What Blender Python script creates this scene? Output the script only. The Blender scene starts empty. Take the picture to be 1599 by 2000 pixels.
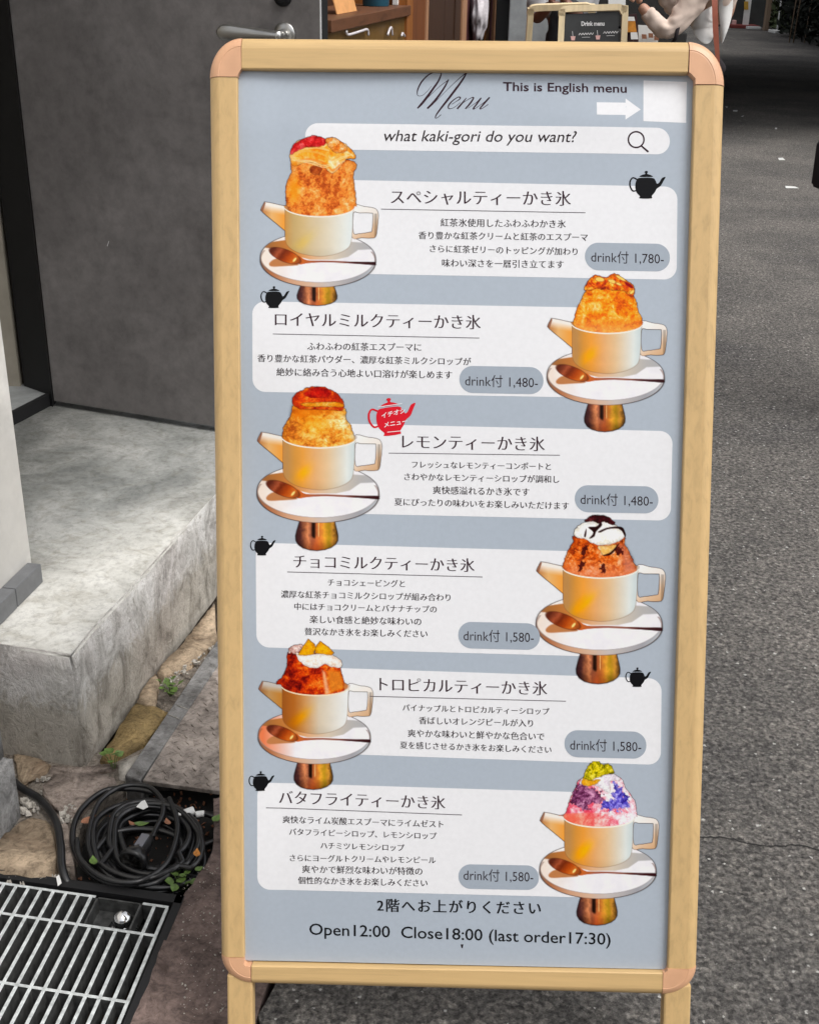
import bpy, bmesh, math, random
import numpy as np
from mathutils import Vector, Matrix
from mathutils.geometry import delaunay_2d_cdt
random.seed(7); RNG = np.random.RandomState(11)
S = bpy.context.scene; COL = S.collection
rad = math.radians

# ------------------------------------------------------------------ camera, sky, sun, exposure
F, CX, CY, H = 2356.0, 799.5, 1000.0, 1.45
_d = np.array([-110., 5000., F]); _up = -_d/np.linalg.norm(_d)
_f = np.array([0, 0, 1.]); _y = _f-(_f@_up)*_up; _y /= np.linalg.norm(_y)
RM = np.array([np.cross(_y, _up), _y, _up])
EYE = np.array([0, 0, H])
cam = bpy.data.cameras.new('camera'); co = bpy.data.objects.new('camera', cam); COL.objects.link(co)
cam.sensor_fit = 'HORIZONTAL'; cam.sensor_width = 36; cam.lens = 36*F/1599; cam.clip_start = .05; cam.clip_end = 400
m3 = np.c_[RM[:, 0], -RM[:, 1], -RM[:, 2]]
co.matrix_world = Matrix.Translation(EYE) @ Matrix([list(r) for r in m3]).to_4x4()
S.camera = co
W = bpy.data.worlds.new('World'); S.world = W; W.use_nodes = True
nt = W.node_tree; nt.nodes.clear()
wo = nt.nodes.new('ShaderNodeOutputWorld'); bg = nt.nodes.new('ShaderNodeBackground'); sky = nt.nodes.new('ShaderNodeTexSky')
hs = nt.nodes.new('ShaderNodeHueSaturation'); hs.inputs['Saturation'].default_value = .16
SUN_EL, SUN_AZ = 58, 122
sky.sky_type = 'NISHITA'; sky.sun_disc = False; sky.sun_elevation = rad(SUN_EL); sky.sun_rotation = rad(SUN_AZ); sky.dust_density = 3
bg.inputs[1].default_value = .15
nt.links.new(sky.outputs[0], hs.inputs['Color']); nt.links.new(hs.outputs[0], bg.inputs[0]); nt.links.new(bg.outputs[0], wo.inputs[0])
sl = bpy.data.lights.new('sun', 'SUN'); sl.energy = 1.3; sl.angle = rad(28); sl.color = (1, .965, .91)
so = bpy.data.objects.new('sun', sl); COL.objects.link(so)
_v = Vector((math.sin(rad(SUN_AZ))*math.cos(rad(SUN_EL)), math.cos(rad(SUN_AZ))*math.cos(rad(SUN_EL)), math.sin(rad(SUN_EL))))
so.rotation_euler = _v.to_track_quat('Z', 'Y').to_euler()
S.view_settings.view_transform = 'Standard'; S.view_settings.look = 'None'
S.view_settings.exposure = 0.5; S.view_settings.gamma = 1
S.view_settings.use_curve_mapping = False
S.render.engine = 'CYCLES'; S.cycles.use_denoising = True; S.cycles.max_bounces = 6

# ------------------------------------------------------------------ survey helpers (photo measurements -> real places)
def ray(x, y): return RM @ np.array([(x-CX)/F, (y-CY)/F, 1.])
def onz(x, y, z=0.): d = ray(x, y); return EYE+d*(z-H)/d[2]
def ony(x, y, Y): d = ray(x, y); return EYE+d*Y/d[1]
def hitp(x, y, P, n): d = ray(x, y); return EYE+d*(((P-EYE)@n)/(d@n))
def lin(c):
    c = np.asarray(c, float)/255.; return np.where(c <= .04045, c/12.92, ((c+.055)/1.055)**2.4)

# ------------------------------------------------------------------ object helpers
def props(o, label=None, cat=None, group=None, kind=None):
    if label: o['label'] = label
    if cat: o['category'] = cat
    if group: o['group'] = group
    if kind: o['kind'] = kind
    return o
def thing(name, loc, label=None, cat=None, group=None, kind=None):
    o = bpy.data.objects.new(name, None); COL.objects.link(o); o.location = Vector(loc); o.empty_display_size = .1
    return props(o, label, cat, group, kind)
def link(name, me, mat=None, parent=None):
    o = bpy.data.objects.new(name, me); COL.objects.link(o)
    if mat is not None and not me.materials: me.materials.append(mat)
    if parent is not None:
        off = Vector(parent.location); p = parent.parent
        while p is not None: off += Vector(p.location); p = p.parent
        o.parent = parent; o.location = -off
    return o
def mesh(name, V, Fc, mat=None, parent=None, smooth=False):
    me = bpy.data.meshes.new(name); me.from_pydata([tuple(map(float, v)) for v in V], [], [tuple(f) for f in Fc]); me.update()
    if smooth: me.shade_smooth()
    return link(name, me, mat, parent)
def frombm(name, bm, mat=None, parent=None, smooth=False):
    me = bpy.data.meshes.new(name); bmesh.ops.recalc_face_normals(bm, faces=bm.faces); bm.to_mesh(me); bm.free()
    if smooth: me.shade_smooth()
    return link(name, me, mat, parent)
def boxbm(bm, c, sx, sy, sz, bev=0., seg=2):
    """box from origin c with three edge vectors"""
    c, sx, sy, sz = map(Vector, (c, sx, sy, sz))
    vs = [bm.verts.new(c+sx*i+sy*j+sz*k) for k in (0, 1) for j in (0, 1) for i in (0, 1)]
    fs = [bm.faces.new([vs[i] for i in f]) for f in ((0, 2, 3, 1), (4, 5, 7, 6), (0, 1, 5, 4), (2, 6, 7, 3), (0, 4, 6, 2), (1, 3, 7, 5))]
    if bev:
        es = {e for f in fs for e in f.edges}
        bmesh.ops.bevel(bm, geom=list(es), offset=bev, segments=seg, affect='EDGES', profile=.5)
    return vs
def box(name, c, sx, sy, sz, mat, parent=None, bev=0., smooth=False):
    bm = bmesh.new(); boxbm(bm, c, sx, sy, sz, bev); return frombm(name, bm, mat, parent, smooth)
def prism(name, poly, z0, z1, mat, parent=None, bev=0., seg=1, smooth=False, jit=0.):
    bm = bmesh.new(); a = [bm.verts.new((p[0], p[1], z0)) for p in poly]; b = [bm.verts.new((p[0], p[1], z1+(random.uniform(-jit, jit) if jit else 0))) for p in poly]
    n = len(poly); bm.faces.new(a[::-1]); top = bm.faces.new(b)
    for i in range(n): bm.faces.new((a[i], a[(i+1) % n], b[(i+1) % n], b[i]))
    if bev: bmesh.ops.bevel(bm, geom=list(top.edges), offset=bev, segments=seg, affect='EDGES')
    bmesh.ops.triangulate(bm, faces=[f for f in bm.faces if len(f.verts) > 4])
    return frombm(name, bm, mat, parent, smooth)
def tubes(name, paths, mat, parent=None, n=8):
    V, Fc = [], []
    for pts, r in paths:
        pts = [Vector(p) for p in pts]; rr = r if hasattr(r, '__len__') else [r]*len(pts)
        t = (pts[1]-pts[0]).normalized(); u = t.orthogonal().normalized(); base = len(V)
        for i, p in enumerate(pts):
            t = (pts[min(i+1, len(pts)-1)]-pts[max(i-1, 0)]).normalized(); u = (u-t*u.dot(t)).normalized(); w = t.cross(u)
            for k in range(n):
                a = 2*math.pi*k/n; V.append(p+(u*math.cos(a)+w*math.sin(a))*rr[i])
        for i in range(len(pts)-1):
            for k in range(n):
                a = base+i*n; Fc.append((a+k, a+(k+1) % n, a+n+(k+1) % n, a+n+k))
        Fc.append([base+k for k in range(n)][::-1]); Fc.append([base+(len(pts)-1)*n+k for k in range(n)])
    return mesh(name, V, Fc, mat, parent, True)
def lathe(name, P, axis, prof, mat, parent=None, n=28):
    P = Vector(P); t = Vector(axis).normalized(); u = t.orthogonal().normalized(); w = t.cross(u); V, Fc = [], []
    for (r, h) in prof:
        for k in range(n):
            a = 2*math.pi*k/n; V.append(P+t*h+(u*math.cos(a)+w*math.sin(a))*r)
    for i in range(len(prof)-1):
        for k in range(n): Fc.append((i*n+k, i*n+(k+1) % n, (i+1)*n+(k+1) % n, (i+1)*n+k))
    Fc.append(list(range(n))[::-1]); Fc.append([(len(prof)-1)*n+k for k in range(n)])
    return mesh(name, V, Fc, mat, parent, True)
def spline(pts, k=6, closed=False):
    P = np.array(pts, float); n = len(P); out = []
    rng = range(n) if closed else range(n-1)
    for i in rng:
        g = (lambda j: P[j % n]) if closed else (lambda j: P[min(max(j, 0), n-1)])
        a, b, c, d = g(i-1), g(i), g(i+1), g(i+2)
        for s in range(k):
            t = s/k; out.append(.5*((2*b)+(c-a)*t+(2*a-5*b+4*c-d)*t*t+(3*b-a-3*c+d)*t**3))
    if not closed: out.append(P[-1])
    return np.array(out)

# ------------------------------------------------------------------ materials
def newmat(name, rough=.6, spec=.5, metal=0.):
    m = bpy.data.materials.new(name); m.use_nodes = True; b = m.node_tree.nodes['Principled BSDF']
    b.inputs['Roughness'].default_value = rough; b.inputs['Specular IOR Level'].default_value = spec; b.inputs['Metallic'].default_value = metal
    return m, m.node_tree, b
def N(t, kind, **kw):
    n = t.nodes.new(kind)
    for k, v in kw.items():
        if k in n.inputs: n.inputs[k].default_value = v
        else: setattr(n, k, v)
    return n
def coords(t, scale=(1, 1, 1), rot=(0, 0, 0), gen='Object'):
    tc = t.nodes.new('ShaderNodeTexCoord'); mp = t.nodes.new('ShaderNodeMapping'); mp.inputs['Scale'].default_value = scale; mp.inputs['Rotation'].default_value = rot
    t.links.new(tc.outputs[gen], mp.inputs[0]); return mp.outputs[0]
def ramp(t, src, stops):
    r = t.nodes.new('ShaderNodeValToRGB'); e = r.color_ramp.elements
    while len(e) < len(stops): e.new(.5)
    for i, (p, c) in enumerate(stops): e[i].position = p; e[i].color = (*c, 1) if len(c) == 3 else c
    t.links.new(src, r.inputs[0]); return r.outputs[0]
def mix(t, a, b, f, mode='MIX'):
    m = t.nodes.new('ShaderNodeMix'); m.data_type = 'RGBA'; m.blend_type = mode
    for s, v in ((6, a), (7, b), (0, f)):
        if hasattr(v, 'is_linked'): t.links.new(v, m.inputs[s])
        else: m.inputs[s].default_value = (*v, 1) if hasattr(v, '__len__') and len(v) == 3 else v
    return m.outputs[2]
def bump(t, b, src, strength=.3, dist=.01, prev=None):
    n = t.nodes.new('ShaderNodeBump'); n.inputs['Strength'].default_value = strength; n.inputs['Distance'].default_value = dist
    t.links.new(src, n.inputs['Height'])
    if prev is not None: t.links.new(prev, n.inputs['Normal'])
    t.links.new(n.outputs[0], b.inputs['Normal']); return n.outputs[0]
def plain(name, c, rough=.6, spec=.5, metal=0., var=.12, sc=20., bmp=0.):
    m, t, b = newmat(name, rough, spec, metal); c = np.array(c)
    v = coords(t); n = N(t, 'ShaderNodeTexNoise', Scale=sc, Detail=5.); t.links.new(v, n.inputs['Vector'])
    t.links.new(ramp(t, n.outputs[0], [(.3, tuple(c*(1-var))), (.7, tuple(np.minimum(c*(1+var), 1)))]), b.inputs['Base Color'])
    if bmp: bump(t, b, n.outputs[0], bmp, .005)
    return m
def woodish(name, c, axis, dark=.84, rough=.45, sc=110):
    """grain stretched along axis vector index"""
    m, t, b = newmat(name, rough, .45); s = [sc*1.0]*3; s[axis] = sc*.035; c = np.array(c)
    v = coords(t, tuple(s)); n = N(t, 'ShaderNodeTexNoise', Scale=1., Detail=6., Roughness=.65, Distortion=.4); t.links.new(v, n.inputs['Vector'])
    v2 = coords(t, (9, 9, 9)); n2 = N(t, 'ShaderNodeTexNoise', Scale=1., Detail=3.); t.links.new(v2, n2.inputs['Vector'])
    a = ramp(t, n.outputs[0], [(.3, tuple(c*dark)), (.5, tuple(c)), (.75, tuple(np.minimum(c*1.08, 1)))])
    t.links.new(mix(t, a, ramp(t, n2.outputs[0], [(.3, (.94, .93, .91)), (.7, (1, 1, 1))]), .6, 'MULTIPLY'), b.inputs['Base Color'])
    bump(t, b, n.outputs[0], .06, .002); return m
def stonemat(name, c, stain, sc=13., rough=.85, b1=.8):
    m, t, b = newmat(name, rough, .3); c = np.array(c); v = coords(t)
    n = N(t, 'ShaderNodeTexNoise', Scale=sc, Detail=10., Roughness=.68, Distortion=1.2); t.links.new(v, n.inputs['Vector'])
    n2 = N(t, 'ShaderNodeTexNoise', Scale=sc*6, Detail=9., Roughness=.75, Distortion=.6); t.links.new(v, n2.inputs['Vector'])
    vc = N(t, 'ShaderNodeTexVoronoi', Scale=sc*.9, feature='DISTANCE_TO_EDGE'); t.links.new(mix(t, v, n.outputs['Color'], .12), vc.inputs['Vector'])
    a = ramp(t, n.outputs[0], [(.3, tuple(np.array(stain))), (.45, tuple(c*.7)), (.55, tuple(c)), (.72, tuple(np.minimum(c*1.35, 1)))])
    a = mix(t, a, ramp(t, n2.outputs[0], [(.35, (.38, .36, .34)), (.5, (.95, .95, .95)), (.68, (1.35, 1.35, 1.35))]), .8, 'MULTIPLY')
    a = mix(t, a, ramp(t, vc.outputs[0], [(.0, (.3, .28, .26)), (.012, (1, 1, 1))]), .5, 'MULTIPLY')
    t.links.new(a, b.inputs['Base Color']); p = bump(t, b, n2.outputs[0], b1, .008); bump(t, b, n.outputs[0], b1, .02, p); return m
def concrete(name, c, stain, sc=4., rough=.85, b1=.35, drip=False, pit=.5):
    m, t, b = newmat(name, rough, .3); c = np.array(c); v = coords(t, (1, 1, .35) if drip else (1, 1, 1))
    n = N(t, 'ShaderNodeTexNoise', Scale=sc, Detail=9., Roughness=.62, Distortion=.6); t.links.new(v, n.inputs['Vector'])
    n2 = N(t, 'ShaderNodeTexNoise', Scale=sc*9, Detail=8., Roughness=.7); t.links.new(v, n2.inputs['Vector'])
    n3 = N(t, 'ShaderNodeTexVoronoi', Scale=sc*16.); t.links.new(v, n3.inputs['Vector'])
    a = ramp(t, n.outputs[0], [(.28, tuple(np.array(stain))), (.46, tuple(c*.82)), (.58, tuple(c)), (.8, tuple(np.minimum(c*1.22, 1)))])
    a = mix(t, a, ramp(t, n2.outputs[0], [(.3, (.72, .72, .72)), (.6, (1.05, 1.05, 1.05))]), pit, 'MULTIPLY')
    t.links.new(a, b.inputs['Base Color'])
    p = bump(t, b, n2.outputs[0], b1, .006); bump(t, b, n.outputs[0], b1, .02, p); return m

# ------------------------------------------------------------------ palettes
M = {}
def asphalt():
    m, t, b = newmat('asphalt', .86, .25); v = coords(t)
    big = N(t, 'ShaderNodeTexNoise', Scale=1.3, Detail=6., Roughness=.6); t.links.new(v, big.inputs['Vector'])
    vo = N(t, 'ShaderNodeTexVoronoi', Scale=135.); t.links.new(v, vo.inputs['Vector'])
    fine = N(t, 'ShaderNodeTexNoise', Scale=95., Detail=7., Roughness=.78); t.links.new(v, fine.inputs['Vector'])
    mid = N(t, 'ShaderNodeTexNoise', Scale=21., Detail=5., Roughness=.7); t.links.new(v, mid.inputs['Vector'])
    base = ramp(t, fine.outputs[0], [(.34, (.032, .031, .032)), (.46, (.115, .111, .108)), (.58, (.225, .218, .208)), (.72, (.46, .45, .43))])
    sep = t.nodes.new('ShaderNodeSeparateColor'); t.links.new(vo.outputs['Color'], sep.inputs[0])
    stone = ramp(t, sep.outputs[0], [(.0, (.45, .45, .45)), (.5, (1, 1, 1)), (.93, (1.35, 1.32, 1.28)), (1., (1.8, 1.8, 1.75))])
    a = mix(t, base, stone, .75, 'MULTIPLY')
    a = mix(t, a, ramp(t, mid.outputs[0], [(.3, (.72, .71, .72)), (.65, (1.12, 1.1, 1.08))]), .8, 'MULTIPLY')
    a = mix(t, a, ramp(t, big.outputs[0], [(.34, (.80, .80, .82)), (.48, (1.05, 1.04, 1.02)), (.54, (1.22, 1.2, 1.17)), (.66, (1.42, 1.38, 1.34))]), .9, 'MULTIPLY')
    # sparse pale chips
    vs = N(t, 'ShaderNodeTexVoronoi', Scale=88.); wv = mix(t, v, fine.outputs['Color'], .018); t.links.new(wv, vs.inputs['Vector'])
    s2 = t.nodes.new('ShaderNodeSeparateColor'); t.links.new(vs.outputs['Color'], s2.inputs[0])
    pick = ramp(t, s2.outputs[1], [(.90, (0, 0, 0)), (1., (1, 1, 1))]); near = ramp(t, vs.outputs['Distance'], [(.12, (1, 1, 1)), (.34, (0, 0, 0))])
    mk = ramp(t, mix(t, pick, near, 1., 'MULTIPLY'), [(.25, (0, 0, 0)), (.32, (1, 1, 1))])
    a = mix(t, a, (.66, .65, .62), mk)
    # one long crack
    t.links.new(a, b.inputs['Base Color'])
    p = bump(t, b, fine.outputs[0], .95, .012); bump(t, b, vo.outputs['Distance'], .5, .005, p)
    return m
M['asphalt'] = asphalt()
def steptop():
    m, t, b = newmat('step_concrete', .8, .3); v = coords(t)
    n = N(t, 'ShaderNodeTexNoise', Scale=5., Detail=10., Roughness=.66, Distortion=.8); t.links.new(v, n.inputs['Vector'])
    n2 = N(t, 'ShaderNodeTexNoise', Scale=70., Detail=8., Roughness=.75); t.links.new(v, n2.inputs['Vector'])
    n3 = N(t, 'ShaderNodeTexNoise', Scale=19., Detail=8., Roughness=.7, Distortion=1.5); t.links.new(v, n3.inputs['Vector'])
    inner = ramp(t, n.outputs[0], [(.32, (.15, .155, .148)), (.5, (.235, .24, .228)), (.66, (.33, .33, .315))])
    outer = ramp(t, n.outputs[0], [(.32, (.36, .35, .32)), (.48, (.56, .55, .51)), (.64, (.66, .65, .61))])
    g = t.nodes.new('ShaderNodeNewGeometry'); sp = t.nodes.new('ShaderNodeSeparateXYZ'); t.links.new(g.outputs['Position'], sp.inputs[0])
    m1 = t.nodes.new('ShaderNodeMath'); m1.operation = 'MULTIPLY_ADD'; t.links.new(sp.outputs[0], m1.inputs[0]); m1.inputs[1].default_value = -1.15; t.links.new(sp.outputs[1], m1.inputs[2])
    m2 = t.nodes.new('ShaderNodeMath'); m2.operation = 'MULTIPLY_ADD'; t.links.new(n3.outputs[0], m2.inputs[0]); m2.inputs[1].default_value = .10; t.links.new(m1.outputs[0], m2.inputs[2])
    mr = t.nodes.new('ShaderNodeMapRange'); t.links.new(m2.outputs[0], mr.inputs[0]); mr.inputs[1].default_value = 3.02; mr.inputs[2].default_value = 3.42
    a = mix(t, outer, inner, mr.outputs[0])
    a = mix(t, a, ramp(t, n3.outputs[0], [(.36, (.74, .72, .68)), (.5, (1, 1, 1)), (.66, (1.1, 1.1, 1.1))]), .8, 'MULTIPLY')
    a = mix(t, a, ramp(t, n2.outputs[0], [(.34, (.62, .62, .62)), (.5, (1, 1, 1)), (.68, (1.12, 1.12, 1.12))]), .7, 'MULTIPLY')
    t.links.new(a, b.inputs['Base Color']); bump(t, b, n2.outputs[0], .4, .004); return m
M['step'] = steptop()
def roughcast():
    m, t, b = newmat('rough_concrete', .9, .25); v = coords(t, (1, 1, .6))
    n = N(t, 'ShaderNodeTexNoise', Scale=11., Detail=8., Roughness=.6, Distortion=1.6); t.links.new(v, n.inputs['Vector'])
    n2 = N(t, 'ShaderNodeTexNoise', Scale=85., Detail=8., Roughness=.75); t.links.new(coords(t), n2.inputs['Vector'])
    n3 = N(t, 'ShaderNodeTexNoise', Scale=26., Detail=9., Roughness=.72, Distortion=2.5); t.links.new(v, n3.inputs['Vector'])
    n4 = N(t, 'ShaderNodeTexNoise', Scale=3.2, Detail=4.); t.links.new(coords(t), n4.inputs['Vector'])
    a = ramp(t, n.outputs[0], [(.34, (.40, .385, .365)), (.43, (.60, .585, .56)), (.51, (.72, .705, .68)), (.525, (.80, .79, .77)), (.62, (.76, .745, .725))])
    a = mix(t, a, ramp(t, n3.outputs[0], [(.34, (.60, .58, .55)), (.44, (1, 1, 1)), (.6, (1.0, 1., 1.)), (.66, (1.15, 1.15, 1.15))]), .85, 'MULTIPLY')
    a = mix(t, a, ramp(t, n2.outputs[0], [(.34, (.66, .65, .64)), (.48, (1, 1, 1)), (.68, (1.12, 1.12, 1.12))]), .7, 'MULTIPLY')
    a = mix(t, a, ramp(t, n4.outputs[0], [(.4, (.84, .80, .79)), (.6, (1.02, 1.02, 1.01))]), .8, 'MULTIPLY')
    # darker brown stains low down, broken up by noise
    g = t.nodes.new('ShaderNodeNewGeometry'); sp = t.nodes.new('ShaderNodeSeparateXYZ'); t.links.new(g.outputs['Position'], sp.inputs[0])
    ma = t.nodes.new('ShaderNodeMath'); ma.operation = 'MULTIPLY_ADD'; t.links.new(n3.outputs[0], ma.inputs[0]); ma.inputs[1].default_value = -.22; t.links.new(sp.outputs[2], ma.inputs[2])
    a = mix(t, a, ramp(t, ma.outputs[0], [(-.0, (.55, .50, .42)), (.04, (1, 1, 1))]), .7, 'MULTIPLY')
    t.links.new(a, b.inputs['Base Color']); p = bump(t, b, n2.outputs[0], .8, .006); bump(t, b, n3.outputs[0], .6, .012, p); return m
M['stepside'] = roughcast()
M['base'] = stonemat('foundation_stone', (.34, .335, .33), (.13, .13, .13), 12., .9, .5)
M['door'] = concrete('door_laminate', (.205, .190, .184), (.14, .129, .125), 3., .45, .08, pit=.9)
M['wall'] = concrete('white_render', (.72, .70, .66), (.62, .60, .56), 3., .8, .06, pit=.25)
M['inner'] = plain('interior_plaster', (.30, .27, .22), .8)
M['tile'] = concrete('slate_tile', (.20, .205, .215), (.14, .145, .15), 6., .38, .05)
M['floor'] = concrete('grey_tile', (.25, .26, .26), (.2, .2, .2), 5., .5, .05)
M['black'] = plain('black_metal', (.005, .005, .006), .6, var=.2)
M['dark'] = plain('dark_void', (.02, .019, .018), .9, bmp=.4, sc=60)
M['soil'] = plain('soil', (.07, .052, .038), .95, .2, bmp=.8, sc=60, var=.5)
M['mortar'] = stonemat('old_mortar', (.44, .38, .32), (.05, .04, .03), 26., .95, 1.)
M['tan'] = stonemat('tan_flagstone', (.56, .43, .30), (.25, .17, .11), 9.)
M['ochre'] = stonemat('ochre_flagstone', (.38, .27, .12), (.13, .09, .045), 14.)
M['pink'] = stonemat('brown_flagstone', (.44, .36, .31), (.12, .09, .07), 13.)
M['red'] = stonemat('red_brown_stone', (.20, .145, .128), (.06, .038, .032), 15., .75, .6)
M['pale'] = concrete('pale_chip', (.58, .54, .48), (.3, .27, .23), 40., .9, .5)
M['zinc'] = plain('galvanised_steel', (.62, .65, .65), .42, .5, .35, var=.3, sc=90, bmp=.3)
M['grime'] = plain('grimy_zinc', (.045, .046, .045), .7, var=.6, sc=80)
M['angle'] = stonemat('worn_angle_iron', (.25, .245, .24), (.13, .12, .11), 9., .55, .3)
M['rust'] = stonemat('worn_tread_plate', (.37, .32, .285), (.17, .14, .12), 9., .6, .3)
M['rubber'] = plain('black_rubber', (.011, .011, .012), .30, .7, var=.5, sc=45)
M['label'] = plain('grey_label', (.16, .16, .18), .5)
M['steel'] = plain('brushed_steel', (.55, .54, .52), .28, .5, .95, var=.08)
M['chrome'] = plain('chrome', (.8, .8, .8), .12, .5, 1., var=.02)
M['green'] = plain('leaf_green', (.10, .17, .035), .5, var=.35, sc=150)
M['orange'] = plain('leaf_orange', (.50, .19, .03), .55, var=.35, sc=150)
M['brownleaf'] = plain('leaf_brown', (.30, .13, .07), .7, var=.35, sc=150)
M['paper'] = plain('white_paper', (.78, .78, .76), .6, var=.04)
TAN = (.59, .40, .185)
M['railv'] = woodish('wood_film_upright', TAN, 2)
M['railh'] = woodish('wood_film_crosswise', TAN, 0)
M['cap'] = plain('peach_plastic', (.66, .37, .215), .38, .5, var=.09, sc=26)
M['gap'] = plain('shadow_gap', (.05, .03, .02), .9)

# ------------------------------------------------------------------ ground
def gline(y): return -.194+.147*(y-1.358)
ground = mesh('ground', [(-60, -40, -.16), (60, -40, -.16), (60, 120, -.16), (-60, 120, -.16)], [(0, 1, 2, 3)], M['soil']); props(ground, kind='structure')
ys = list(np.linspace(-3, 1.2, 6))+list(np.linspace(1.22, 2.9, 60))+[3.4, 5, 9, 20, 60]
V, Fc = [], []
for y in ys:
    j = .006*math.sin(y*71)+.004*math.sin(y*173) if 1.2 < y < 2.9 else 0
    V += [(gline(y)+j, y, 0), (gline(y)+j, y, -.15)]
for i in range(len(ys)-1):
    a = 2*i; Fc.append((a, a+2, a+3, a+1))
k = len(V); V += [(60, ys[0], 0), (60, ys[-1], 0)]
Fc.append([k, k+1]+[2*i for i in range(len(ys)-1, -1, -1)])
bm = bmesh.new(); vs = [bm.verts.new(v) for v in V]
for f in Fc: bm.faces.new([vs[i] for i in f])
bmesh.ops.triangulate(bm, faces=[f for f in bm.faces if len(f.verts) > 4])
road = frombm('road', bm, M['asphalt']); props(road, kind='structure')
# fine dark crack lying on the road, modelled as a thin sunken-looking seam
cr = [onz(x, y, .0012) for x, y in ((1362, 1636), (1420, 1637), (1470, 1650), (1520, 1653), (1560, 1652), (1640, 1668), (1800, 1680))]
cr = spline(cr, 8); V, Fc = [], []
for i, p in enumerate(cr):
    w = .0011+.0012*RNG.rand(); q = p+np.array([0, RNG.uniform(-.002, .002), 0]); V += [q+(0, w, 0), q-(0, w, 0)]
for i in range(len(cr)-1): Fc.append((2*i, 2*i+1, 2*i+3, 2*i+2))
props(mesh('road_crack', V, Fc, M['dark']), kind='structure')

# ------------------------------------------------------------------ paving, pit, channel
pav = thing('pavement', (-.5, 1.6, 0), kind='structure')
def P2(pts, z=0.): return [onz(x, y, z)[:2] for x, y in pts]
def Z5(pts): return [(x/3.331, 1400+y/3.331) for x, y in pts]
def Z4(pts): return [(x/3.076, 850+y/3.076) for x, y in pts]
def slab(poly, mat, name='stone', z=0., bev=.004, jit=.002, lumps=True, par=pav):
    P = []
    n = len(poly)
    for i in range(n):
        a, b = np.array(poly[i]), np.array(poly[(i+1) % n]); L = np.linalg.norm(b-a); k = max(1, int(L/.02))
        for s in range(k):
            q = a+(b-a)*s/k; P.append(q+(RNG.uniform(-.0025, .0025, 2) if s else 0))
    return prism(name, P, -.15, z, mat, par, bev, 2, True if bev > .003 else False, jit)
# mortar bed
prism('mortar_bed', P2([(-120, 1300), (30, 1300), (215, 1480), (418, 1170), (418, 1262), (246, 1515), (238, 1524), (205, 1545), (160, 1600), (143, 1650), (132, 1700), (150, 1737), (-120, 1700)]), -.15, -.009, M['mortar'], pav, .001)
slab(P2(Z5([(-60, 830), (0, 795), (120, 700), (205, 648), (300, 668), (352, 720), (372, 800), (366, 900), (376, 1010), (345, 1078), (200, 1062), (0, 1042), (-60, 1035)])), M['tan'], z=.004, bev=.007)
slab(P2(Z5([(255, 520), (300, 420), (335, 372), (430, 380), (560, 376), (740, 392), (758, 418), (640, 500), (560, 590), (490, 660), (452, 690), (395, 600), (300, 560)])), M['pink'], z=.003, bev=.006)
slab(P2(Z5([(85, 232), (180, 245), (330, 302), (300, 352), (215, 395), (145, 445), (118, 400)])), M['tan'], z=.0)
slab(P2(Z5([(340, 305), (520, 336), (600, 322), (760, 296), (752, 330), (600, 366), (430, 368), (318, 352)])), M['pink'], z=.0)
slab(P2(Z5([(770, 292), (915, 235), (880, 300), (815, 395), (772, 388)])), M['pale'], z=.0)
slab(P2(Z5([(370, 620), (440, 700), (470, 800), (480, 960), (400, 960), (388, 800)])), M['pink'], z=-.002, bev=.002)
slab(P2(Z4([(600, 1955), (700, 1800), (815, 1612), (930, 1650), (1008, 1662), (960, 1740), (880, 1850), (760, 1910), (640, 1962)])), M['ochre'], z=.004, bev=.005)
slab(P2(Z4([(822, 1598), (880, 1500), (935, 1435), (960, 1500), (945, 1560), (925, 1642)])), M['tan'], z=.003)
slab(P2(Z4([(945, 1425), (1060, 1300), (1290, 1010), (1300, 1230), (1150, 1385), (1080, 1415), (985, 1440)])), M['tan'], z=.003)
# flaking rubble
rub = bmesh.new()
for x0, x1, y0, y1, n in ((140, 250, 520, 640, 26), (390, 500, 590, 700, 22), (240, 330, 400, 520, 8), (360, 420, 1020, 1100, 6), (1180, 1290, 1290, 1420, 0), (60, 360, 1040, 1085, 26), (640, 1000, 880, 1000, 0)):
    for _ in range(n):
        p = onz(*Z5([(random.uniform(x0, x1), random.uniform(y0, y1))])[0], -.004); r = random.uniform(.003, .009); a = random.uniform(0, 6.28)
        e = [Vector((math.cos(a+k*math.pi/2)*r*random.uniform(.6, 1.3), math.sin(a+k*math.pi/2)*r*random.uniform(.6, 1.3), 0)) for k in range(4)]
        lo = [rub.verts.new(Vector(p)+q) for q in e]; hi = [rub.verts.new(Vector(p)+q*.7+Vector((0, 0, random.uniform(.003, .009)))) for q in e]
        rub.faces.new(hi)
        for k in range(4): rub.faces.new((lo[k], lo[(k+1) % 4], hi[(k+1) % 4], hi[k]))
for _ in range(60):
    t_ = random.random(); x = 1290-t_*320; y = 1270+t_*260; p = onz(*Z4([(x+random.uniform(-25, 25), y+random.uniform(-20, 20))])[0], 0); r = random.uniform(.002, .006)
    boxbm(rub, p, (r, random.uniform(-r, r)/2, 0), (random.uniform(-r, r)/2, r, 0), (0, 0, r*.8))
props(frombm('rubble', rub, M['pale'], pav), kind='stuff')
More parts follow.
